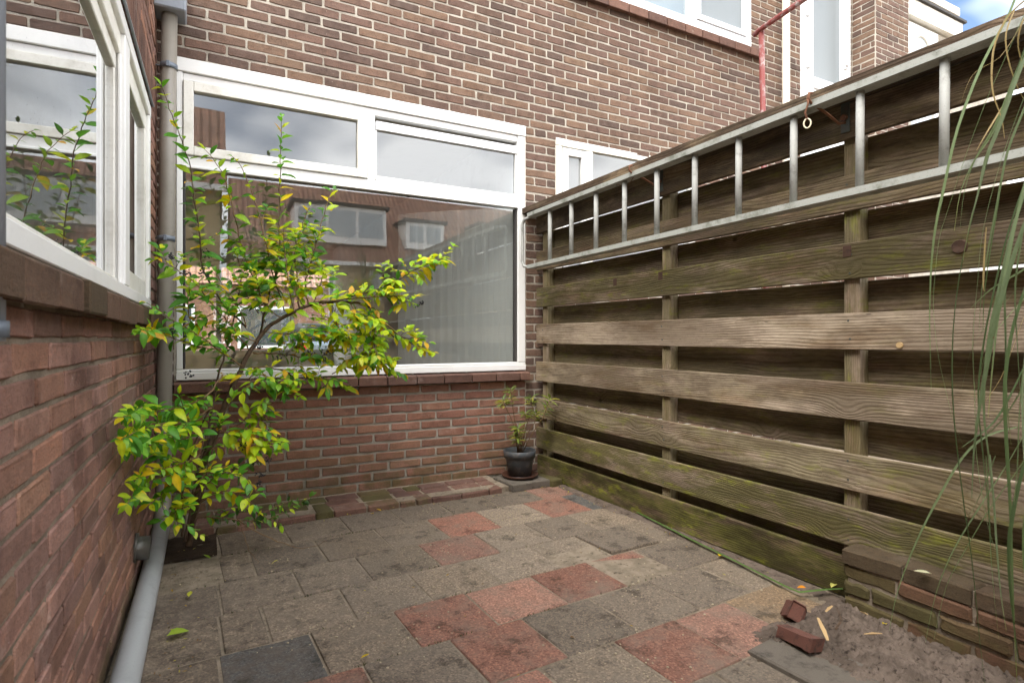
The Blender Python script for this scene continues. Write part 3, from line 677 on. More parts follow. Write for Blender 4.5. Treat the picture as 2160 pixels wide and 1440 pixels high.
LINES = {5: 3.77, 4: 3.44, 3: 3.115, 2: 2.775, 1: 2.46, 0: 2.155, -1: 1.855, -2: 1.55, -3: 1.245, -4: .94, -5: .635, -6: .33, -7: .03, -8: -.27, -9: -.57, -10: -.87}
ROWS = {
    4: ([-.25, .06, .38, .69, .99, 1.30, 1.61, 1.94, 2.23], 'gggggggr'),
    3: ([.06, .19, .5, .82, 1.13, 1.445, 1.78, 2.085, 2.23], 'ggggrgrk'),
    2: ([-.25, .05, .347, .634, .955, 1.27, 1.59, 1.895, 2.21], 'ggggrggg'),
    1: ([-.25, .045, .195, .494, .797, 1.112, 1.437, 1.73, 2.05, 2.23], 'ggggggggg'),
    0: ([-.25, .042, .334, .64, .945, 1.265, 1.58, 1.872, 2.2], 'gkgrrrrg'),
    -1: ([-.25, -.15, .15, .45, .755, 1.05, 1.37, 1.685, 2.0, 2.24], 'ggrggrggg'.replace('grg', 'grg')),
    -2: ([-.25, .04, .34, .64, .945, 1.25, 1.545, 1.83, 2.14], 'ggggrrrg'[:3] + 'rgrro'),
    -3: ([-.25, .17, .48, .79, 1.10, 1.41, 1.6], 'gggggg'),
    -4: ([-.25, .02, .33, .64, .95, 1.26, 1.57], 'gggrgg')}
ROWS[-1] = (ROWS[-1][0], 'ggrgrgggg')
for k in range(-5, -11, -1): ROWS[k] = ([-.25] + [(.02 if k % 2 else .17) + .305 * i for i in range(6)], 'gggrgg')
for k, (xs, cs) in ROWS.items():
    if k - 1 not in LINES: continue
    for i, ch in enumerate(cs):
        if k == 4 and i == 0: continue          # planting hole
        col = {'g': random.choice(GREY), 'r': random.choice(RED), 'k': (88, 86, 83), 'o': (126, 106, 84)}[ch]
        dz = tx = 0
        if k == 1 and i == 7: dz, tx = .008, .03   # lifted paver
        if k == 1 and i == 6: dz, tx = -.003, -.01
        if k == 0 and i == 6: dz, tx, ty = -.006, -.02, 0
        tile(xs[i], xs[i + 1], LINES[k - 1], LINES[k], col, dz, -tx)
# planting hole and its dark soil
mb = MB(); mb.add([(-.24, 3.12, -.004 + .001), (.05, 3.12, -.003), (.05, 3.46, -.003), (-.24, 3.46, -.003)], [(0, 1, 2, 3)])
hole = MB(); n = 14
vs = [(-.25 + .30 * i / n, 3.10 + .38 * j / n, .001 + .012 * mnoise.noise(Vector((i * .7, j * .7, 3)))) for j in range(n + 1) for i in range(n + 1)]
hole.add(vs, [(j * (n + 1) + i, j * (n + 1) + i + 1, (j + 1) * (n + 1) + i + 1, (j + 1) * (n + 1) + i) for j in range(n) for i in range(n)], smooth=True)
tag(hole.build('soil', 'dark_soil'), kind='structure')
# brick border along the house wall
border = MB(); border.box(-.1, 1.83, 3.46, 3.81, -.005, .034); border = tag(border.build('brick_border', 'bed'), kind='structure')
rng = random.Random(12)
def flat_brick(x, y, z, w, d, h, mat, parent, rot=0.0, tilt=0.0, name='brick'):
    vs, fs = brick_geo(w, d, h, rng, .004, .006); m_ = MB(); m_.add([(a, c, -b) for a, b, c in vs], fs)
    o = link(name, m_.mesh(name, mat, False)); o.location = (x, y, z); o.rotation_euler = (rng.uniform(-.03, .03) + tilt, rng.uniform(-.03, .03), rot + rng.uniform(-.02, .02)); adopt(o, parent); return o
x = -.06
while x < 1.74:
    if rng.random() < .25:
        w = .10; flat_brick(x + w / 2, 3.535, .037, w - .008, .20, .06, 'brick_moss', border)
    else:
        w = .20 if rng.random() < .35 else .105
        flat_brick(x + w / 2, 3.49, .035 + rng.uniform(-.006, .004), w - .008, .10, .06, 'brick_sill' if rng.random() < .6 else 'brick_left', border)
        flat_brick(x + w / 2 + rng.uniform(-.02, .02), 3.598, .039, w - .008, .10, .06, 'brick_moss' if rng.random() < .35 else 'brick_sill', border)
    flat_brick(x + w / 2, 3.705, .043, w - .006, .10, .06, 'brick_moss' if rng.random() < .5 else 'brick_sill', border); x += w
# slab and brick pieces below the flower pot
pl = flat_brick(1.98, 3.55, .052, .31, .26, .05, 'slab', None, .06, name='concrete_slab')
tag(pl, 'small dark concrete slab under the flower pot saucer', 'slab')
tag(flat_brick(2.17, 3.52, .045, .10, .22, .05, 'brick_moss', None, .25, name='loose_brick'), 'yellowish mossy brick wedged between the flower pot and the fence', 'brick')

# ------------------------------------------------------------------ fence
FANG = math.atan2(-1, .017)                    # local x runs towards the camera
FEN = Frame2((2.253, 3.8, 0), FANG)            # s = distance from the house, depth into the fence
fence = thing('garden_fence', 'weathered horizontal plank fence with green algae along the right side', 'fence', (2.3, 2, 0))
def board(s0, s1, y0, y1, z0, z1, col, tilt=0.0, name='board', b=.003, sag=0.0):
    L = s1 - s0; T = y1 - y0; Hh = z1 - z0; mb = MB(); n = 7; r = random.Random(str((s0, z0)))
    prof = [(0, -Hh / 2 + b), (0, Hh / 2 - b), (b, Hh / 2), (T - b, Hh / 2), (T, Hh / 2 - b), (T, -Hh / 2 + b), (T - b, -Hh / 2), (b, -Hh / 2)]
    vs = []; fs = []; m = len(prof)
    for i in range(n + 1):
        wz = r.uniform(-.0015, .0015) - sag * 4 * (i / n) * (1 - i / n); wy = r.uniform(-.002, .002)
        for y, z in prof: vs.append((-L / 2 + L * i / n, y - T / 2 + wy, z + wz))
    for i in range(n):
        for k in range(m): fs.append((i * m + k, i * m + (k + 1) % m, (i + 1) * m + (k + 1) % m, (i + 1) * m + k))
    fs += [tuple(range(m))[::-1], tuple(n * m + k for k in range(m))]
    mb.add(vs, fs); o = link(name, mb.mesh(name, 'wood', False)); o.location = FEN((s0 + s1) / 2, (y0 + y1) / 2, (z0 + z1) / 2)
    o.rotation_euler = (0, tilt, FANG); o.color = (*col, 1); adopt(o, fence); return o
E_ = 4.6
#        z0     z1     algae bleach wet
FRONT = [(1.852, 1.998, .25, .10, .85), (1.566, 1.711, .35, .25, .70), (1.283, 1.430, .75, .50, .45), (1.006, 1.154, .10, 1.0, .55), (.717, .868, .25, .80, .65), (.438, .585, .50, .65, .55), (.205, .361, .85, .50, .50)]
for i, (a, b, al, bl, we) in enumerate(FRONT): board(-.005, E_, 0, .021, a, b, (al, bl, we), sag=.004 if i % 2 else -.003)
board(.03, 2.42, -.012, .016, .0, .158, (1.0, .05, .85), name='gravel_board', tilt=.0)
board(2.45, E_, .0, .02, .02, .19, (.6, .1, .6), name='gravel_board')
BACKB = [(1.715, 1.870), (1.432, 1.574), (1.150, 1.287), (.856, 1.004), (.573, .722), (.325, .446), (.06, .225)]
for a, b in BACKB:
    cuts = [-.02, 1.36, 2.405, 3.45, E_]
    board(-.02, 2.405, .088, .106, a, b, (.5, .35, .6)); board(2.409, E_, .088, .106, a - .002, b - .004, (.4, .25, .75))
for s in (.085, 1.36, 2.405, 3.45, 4.5):
    vs = []; L = 2.02
    mb = MB(); mb.box(-L / 2, L / 2, -.0325, .0325, -.0325, .0325, .004); o = link('post', mb.mesh('post', 'wood', False))
    o.location = FEN(s, .0545, 1.0); o.rotation_euler = (0, R(-90), FANG); o.color = (.6, .5, .3, 1); adopt(o, fence)
board(-.02, E_, -.118, .125, 2.003, 2.05, (.15, .1, .95), tilt=-.004, name='cap_board')
# screw holes and a sawn knot on the planks
mb = MB(); ctr = FEN(2.79, -.004, 1.365)
prof = [(0, 0), (.012, .001), (.020, -.001), (.026, .0)]
for i in range(18): pass
ring_ = [FEN(2.79 + .026 * math.cos(a) * random.uniform(.9, 1.1), .002, 1.365 + .026 * math.sin(a) * random.uniform(.9, 1.1)) for a in [2 * math.pi * k / 16 for k in range(16)]]
mid_ = [FEN(2.79 + .022 * math.cos(a), -.007, 1.365 + .022 * math.sin(a)) for a in [2 * math.pi * k / 16 for k in range(16)]]
mb.add(ring_ + mid_ + [FEN(2.79, -.003, 1.365)], [(k, (k + 1) % 16, 16 + (k + 1) % 16, 16 + k) for k in range(16)] + [(16 + k, 16 + (k + 1) % 16, 32) for k in range(16)])
tag(mb.build('knot', 'darkwood', fence), 'round brown sawn knot')
for s, z in ((1.34, 1.40), (.94, 1.40), (1.86, 1.40), (2.40, 1.40)):
    mb = MB(); mb.box(-.022, .022, -.003, .003, -.026, .026, .002); o = link('stain_block', mb.mesh('stain_block', 'darkwood', False)); o.location = FEN(s, -.0, z); o.rotation_euler = (0, 0, FANG); o.scale = (.8, .5, .9); adopt(o, fence)
mb = MB(); mb.tube([FEN(2.60, -.009, 1.022), FEN(2.60, .004, 1.022)], .011, 14); mb.build('knot_plug', 'chip', fence)
nm = None
for z0, z1, *_ in FRONT:
    for s in (.085, 1.36, 2.405, 3.45):
        for dz in (.035, .11):
            if nm is None:
                mb = MB(); mb.tube([(0, .002, 0), (0, -.0012, 0)], .0045, 8); nm = mb.mesh('screw', 'darkiron')
            o = link('screw', nm); o.location = FEN(s + random.uniform(-.012, .012), 0, z0 + dz + random.uniform(-.01, .01)); o.rotation_euler = (0, 0, FANG); adopt(o, fence)

# ------------------------------------------------------------------ ladder hanging on the fence
ladder = thing('ladder', 'long grey aluminium ladder hung sideways along the top of the fence', 'ladder', (2.1, 2, 1.6))
LT = lambda s: 1.922 + .034 * (s / 2.6)          # underside of the top rail
LBt = lambda s: 1.548 + .026 * (s / 2.6)
def rail(zf, mat='alu_dark'):
    mb = MB(); n = 6; s0, s1 = .20, 3.9; hh = .026
    for (a, b) in ((s0, s1),):
        vs = []
        for i in range(n + 1):
            s = a + (b - a) * i / n
            for y, z in ((-.205, 0), (-.205, hh), (-.140, hh), (-.140, 0)): vs.append(FEN(s, y, zf(s) + z))
        fs = [(i * 4 + k, i * 4 + (k + 1) % 4, (i + 1) * 4 + (k + 1) % 4, (i + 1) * 4 + k) for i in range(n) for k in range(4)] + [(3, 2, 1, 0), (n * 4, n * 4 + 1, n * 4 + 2, n * 4 + 3)]
        mb.add(vs, fs)
    return mb.build('rail', mat, ladder, False)
rail(LT); rail(LBt)
for s in [3.8 - y for y in (3.346, 3.091, 2.831, 2.568, 2.308, 2.046, 1.789, 1.519, 1.253, .982, .72, .46, .20)]:
    mb = MB(); mb.tube([FEN(s, -.172, LBt(s) + .02), FEN(s + .003, -.172, LT(s) + .006)], .0145, 14); mb.build('rung', 'alu', ladder)
mb = MB(); mb.tube([FEN(.20, -.16, LT(.2) + .012), FEN(.10, -.165, LT(.2) + .004), FEN(.075, -.172, LT(.2) - .03), FEN(.088, -.175, 1.76), FEN(.078, -.172, LBt(.2) + .07), FEN(.095, -.168, LBt(.2) + .03), FEN(.20, -.16, LBt(.2) + .012)], .011, 8)
mb.build('end_strap', 'alu', ladder)
# hooks that carry the ladder
def hook(s, z, name, label, zz=0):
    h = thing(name, label, 'hook', FEN(s, 0, z), 'rusty hooks on the fence')
    mb = MB(); mb.box(-.018, .018, -.006, 0, -.07, .07, .002); mb.v = [tuple(FEN(s + x, y, z + zz)) for x, y, zz in mb.v]; mb.build('plate', 'darkiron', h, False)
    mb = MB(); pts = [FEN(s, -.006, z - .03), FEN(s - .005, -.04, z - .038), FEN(s - .01, -.13, z - .005), FEN(s - .015, -.205, z + .015), FEN(s - .016, -.222, z + .03), FEN(s - .016, -.216, z + .052), FEN(s - .014, -.20, z + .055)]
    mb.tube(pts, .0055, 8); mb.build('arm', 'rust', h)
    mb = MB(); mb.tube([FEN(s, -.004, z - .01), FEN(s, -.02, z - .012)], .012, 8); mb.build('bolt', 'rust', h)
    return h
h1 = hook(2.395, 1.952, 'ladder_hook', 'rusty curled iron hook with a white ring hanging from it')
h2 = hook(1.345, 1.945, 'ladder_hook', 'thin rusty iron hook at the middle of the fence left of the ring')
mb = MB(); s = 2.375; c0 = Vector((0, -.222, 1.872)); pts = [FEN(s + .011 * math.cos(a), -.222 + .006 * math.cos(a), 1.886 + .018 * math.sin(a)) for a in [2 * math.pi * k / 20 for k in range(21)]]
mb.tube(pts, .003, 7, cap=False); rg = mb.build('tie_ring', 'ring', None)
tag(rg, 'bone white ring dangling below the curled hook', 'ring')
mb = MB(); mb.tube([FEN(s, -.220, 1.99), FEN(s + .006, -.226, 1.96), FEN(s - .008, -.224, 1.93), FEN(s, -.222, 1.90)], .004, 6); mb.build('strap', 'rust', rg)
mb = MB(); mb.tube([FEN(1.345, -.19, 1.95), FEN(1.25, -.16, 1.91), FEN(1.18, -.19, 1.93)], .002, 5)
tag(mb.build('wire', 'rust'), 'thin rusty wire tied between ladder rung and hook', 'wire')

# ------------------------------------------------------------------ drain pipes by the left corner
dp = thing('drain_pipe', 'grey plastic drain pipe standing in the left corner by the window', 'drain pipe', (-.19, 3.72, .1))
mb = MB(); mb.tube([(-.177, 3.715, 2.86), (-.190, 3.715, 1.9), (-.203, 3.715, .8), (-.206, 3.715, .30), (-.206, 3.705, .20), (-.206, 3.66, .11), (-.206, 3.58, .06)], .039, 20); mb.build('pipe', 'pvc_warm', dp)
mb = MB(); mb.box(-.252, -.095, 3.63, 3.80, 2.85, 3.06, .008); mb.build('hopper', 'zinc', dp, False)
for z, xx in ((2.56, -.181), (1.60, -.194)):
    mb = MB(); mb.tube([(xx, 3.715, z - .014), (xx, 3.715, z + .014)], .0435, 20); mb.tube([(xx - .04, 3.715, z), (-.25, 3.72, z)], .005, 6); mb.box(xx - .012, xx + .006, 3.662, 3.676, z - .016, z + .016, .002); mb.build('bracket', 'clamp', dp)
mb = MB(); mb.tube([(-.206, 3.60, .052), (-.205, 3.0, .046), (-.207, 2.2, .044), (-.212, 1.2, .043), (-.22, -1.0, .042)], .040, 22)
tag(mb.build('floor_pipe', 'pvc_blue'), 'pale grey plastic pipe lying on the paving along the left wall', 'pipe')
mb = MB(); mb.tube([(-.30, 2.83, .18), (-.205, 2.83, .172)], .047, 20); sp = mb.build('wall_spout', 'lead')
tag(sp, 'short dark metal spout sticking out of the left brick wall', 'spout')
mb = MB(); mb.tube([(-.262, 2.83, .178), (-.250, 2.83, .177)], .060, 20); mb.build('collar', 'lead', sp)

# ------------------------------------------------------------------ red rail behind the fence
rr = thing('red_rail', 'worn red metal rail and post standing behind the fence by the upstairs window', 'rail', (4.72, 3.62, 0))
mb = MB(); mb.tube([(4.70, 3.62, 0), (4.60, 3.62, 3.92)], .026, 10); mb.build('post', 'redpaint', rr)
mb = MB(); mb.tube([(4.60, 3.70, 3.925), (4.58, 3.62, 3.935), (4.52, 2.75, 3.99)], .024, 10); mb.build('rail', 'redpaint', rr)

# ------------------------------------------------------------------ low broken garden wall on the right
gw = thing('garden_wall', 'low mossy brick wall at the foot of the fence in the right corner', 'wall', (2.25, .6, 0))
GWF = Frame2((2.253 - .085, 1.345, 0), FANG)
core = MB(); core.box(.02, 2.6, .010, .10, -.02, .232); core.v = [tuple(GWF(*v)) for v in core.v]; core = core.build('core', 'mortar_left', gw, False)
gb = courses(.0, 2.6, .0, .19, .062, .215, .012, [], 44)
for i, (s, z, l) in enumerate(gb):
    if s > 1.2 or (s < .2 and z < .13 and i % 2): continue
    vs, fs = brick_geo(l, .05, .10, rng, .006, .007); m_ = MB(); dd = rng.uniform(-.006, .006); m_.add([GWF(s + a, b_ + dd, z + c) for a, b_, c in vs], fs)
    # top face of the upper course
    m_.build('brick', 'brick_moss', gw, False)
x = .0
while x < 1.3:
    l = .209; o = flat_brick(*GWF(x + l / 2, .048, .243), l, .10, .055, 'brick_sill_dirty', gw, FANG, .0); x += .215

# ------------------------------------------------------------------ sand heap
NX, NY = 130, 280
sx0, sx1, sy0, sy1 = 1.58, 2.20, .0, 1.47
vs = []
for j in range(NY + 1):
    for i in range(NX + 1):
        x = sx0 + (sx1 - sx0) * i / NX; y = sy0 + (sy1 - sy0) * j / NY
        edge = min(1, max(0, (x - 1.645 - .05 * mnoise.noise(Vector((y * 6, 1, 0)))) / .14)) * min(1, max(0, (1.44 + .05 * mnoise.noise(Vector((x * 7, 4, 0))) - y) / .12))
        p = Vector((x, y, 0)); p = p + Vector((mnoise.noise(p * 30), mnoise.noise(p * 30 + Vector((9, 9, 9))), 0)) * .012; h = .016 + .014 * mnoise.noise(p * 5) + .018 * mnoise.noise(p * 15) + .026 * abs(mnoise.noise(p * 32)) + .016 * abs(mnoise.noise(p * 66)) + .008 * mnoise.noise(p * 130)
        vs.append((x, y, -.012 + edge * max(.012, h + .010)))
mb = MB(); mb.add(vs, [(j * (NX + 1) + i, j * (NX + 1) + i + 1, (j + 1) * (NX + 1) + i + 1, (j + 1) * (NX + 1) + i) for j in range(NY) for i in range(NX)], smooth=True)
tag(mb.build('sand', 'sand'), kind='structure')
# sandy strip along the fence foot
vs = []; NX, NY = 16, 150
for j in range(NY + 1):
    for i in range(NX + 1):
        y = 1.35 + 2.3 * j / NY; x = 2.06 + .20 * i / NX
        h = -.012 + .016 * min(1, max(0, (x - 2.13 - .06 * mnoise.noise(Vector((y * 3, 2, 0)))) / .08)) + .004 * mnoise.noise(Vector((x, y, 0)) * 40) + .003 * mnoise.noise(Vector((x, y, 3)) * 110)
        vs.append((x, y, h))
mb = MB(); mb.add(vs, [(j * (NX + 1) + i, j * (NX + 1) + i + 1, (j + 1) * (NX + 1) + i + 1, (j + 1) * (NX + 1) + i) for j in range(NY) for i in range(NX)], smooth=True)
tag(mb.build('sand_strip', 'sand'), kind='structure')

# loose bits round the sand heap
tag(flat_brick(1.72, 1.15, .014, .24, .34, .04, 'slab', None, .05, .0, 'broken_slab'), 'broken grey concrete slab half buried at the edge of the sand', 'slab')
def chunk(name, loc, size, rot, mat, label, cat):
    m_ = MB(); vs, fs = brick_geo(size[0], size[2], size[1], rng, .010, .012); m_.add([(a, b - size[1] / 2, c) for a, b, c in vs], fs); m_.f.append(tuple(len(m_.v) - 12 + k for k in range(12))[::-1]); m_.sm.append(False)
    o = m_.build(name, mat, None, False, origin=(0, 0, 0)); o.location = loc; o.rotation_euler = rot; return tag(o, label, cat)
chunk('brick_chunk', (1.765, 1.235, .040), (.15, .065, .045), (.15, .12, 1.45), 'clay', 'dark red broken brick lying flat beside the pale wood chip', 'brick')
chunk('brick_chunk', (1.93, 1.375, .035), (.07, .06, .06), (.5, .3, 1.0), 'clay', 'small orange brick fragment at the far edge of the sand', 'brick')
def sliver(loc, L, w, rz, tilt, label, mat='chip', name='wood_chip', cat='wood chip', group=None):
    m_ = MB(); m_.add([(-L / 2, -w * .3, 0), (-L * .1, -w / 2, .002), (L / 2, -w * .2, 0), (L / 2, w * .3, 0), (0, w / 2, .003), (-L / 2, w * .2, 0), (0, 0, -w * .45)], [(0, 1, 2, 3, 4, 5), (0, 6, 1), (1, 6, 2), (2, 6, 3), (3, 6, 4), (4, 6, 5), (5, 6, 0)])
    o = m_.build(name, mat, None, False, origin=(0, 0, 0)); o.location = loc; o.rotation_euler = (0, tilt, rz); return tag(o, label, cat, group)
sliver((1.815, 1.19, .080), .085, .016, .95, -.45, 'pale pointed wood chip leaning on the broken red brick')
sliver((2.02, 1.30, .055), .055, .012, .15, -.1, 'pale wood chip lying in the middle of the sand')
sliver((2.10, 1.22, .055), .035, .007, 1.3, .1, 'short thin splinter in the sand near the low wall')
sliver((1.98, 1.12, .055), .07, .008, -.35, .05, 'brown splinter lying flat in the sand behind the chip')
mb = MB(); mb.tube([(1.87, 1.18, .07), (1.95, 1.21, .068), (2.02, 1.27, .07), (2.06, 1.30, .06)], [.004, .003, .002, .001], 5); tag(mb.build('twig', 'bark'), 'thin dark twig across the sand heap', 'twig')

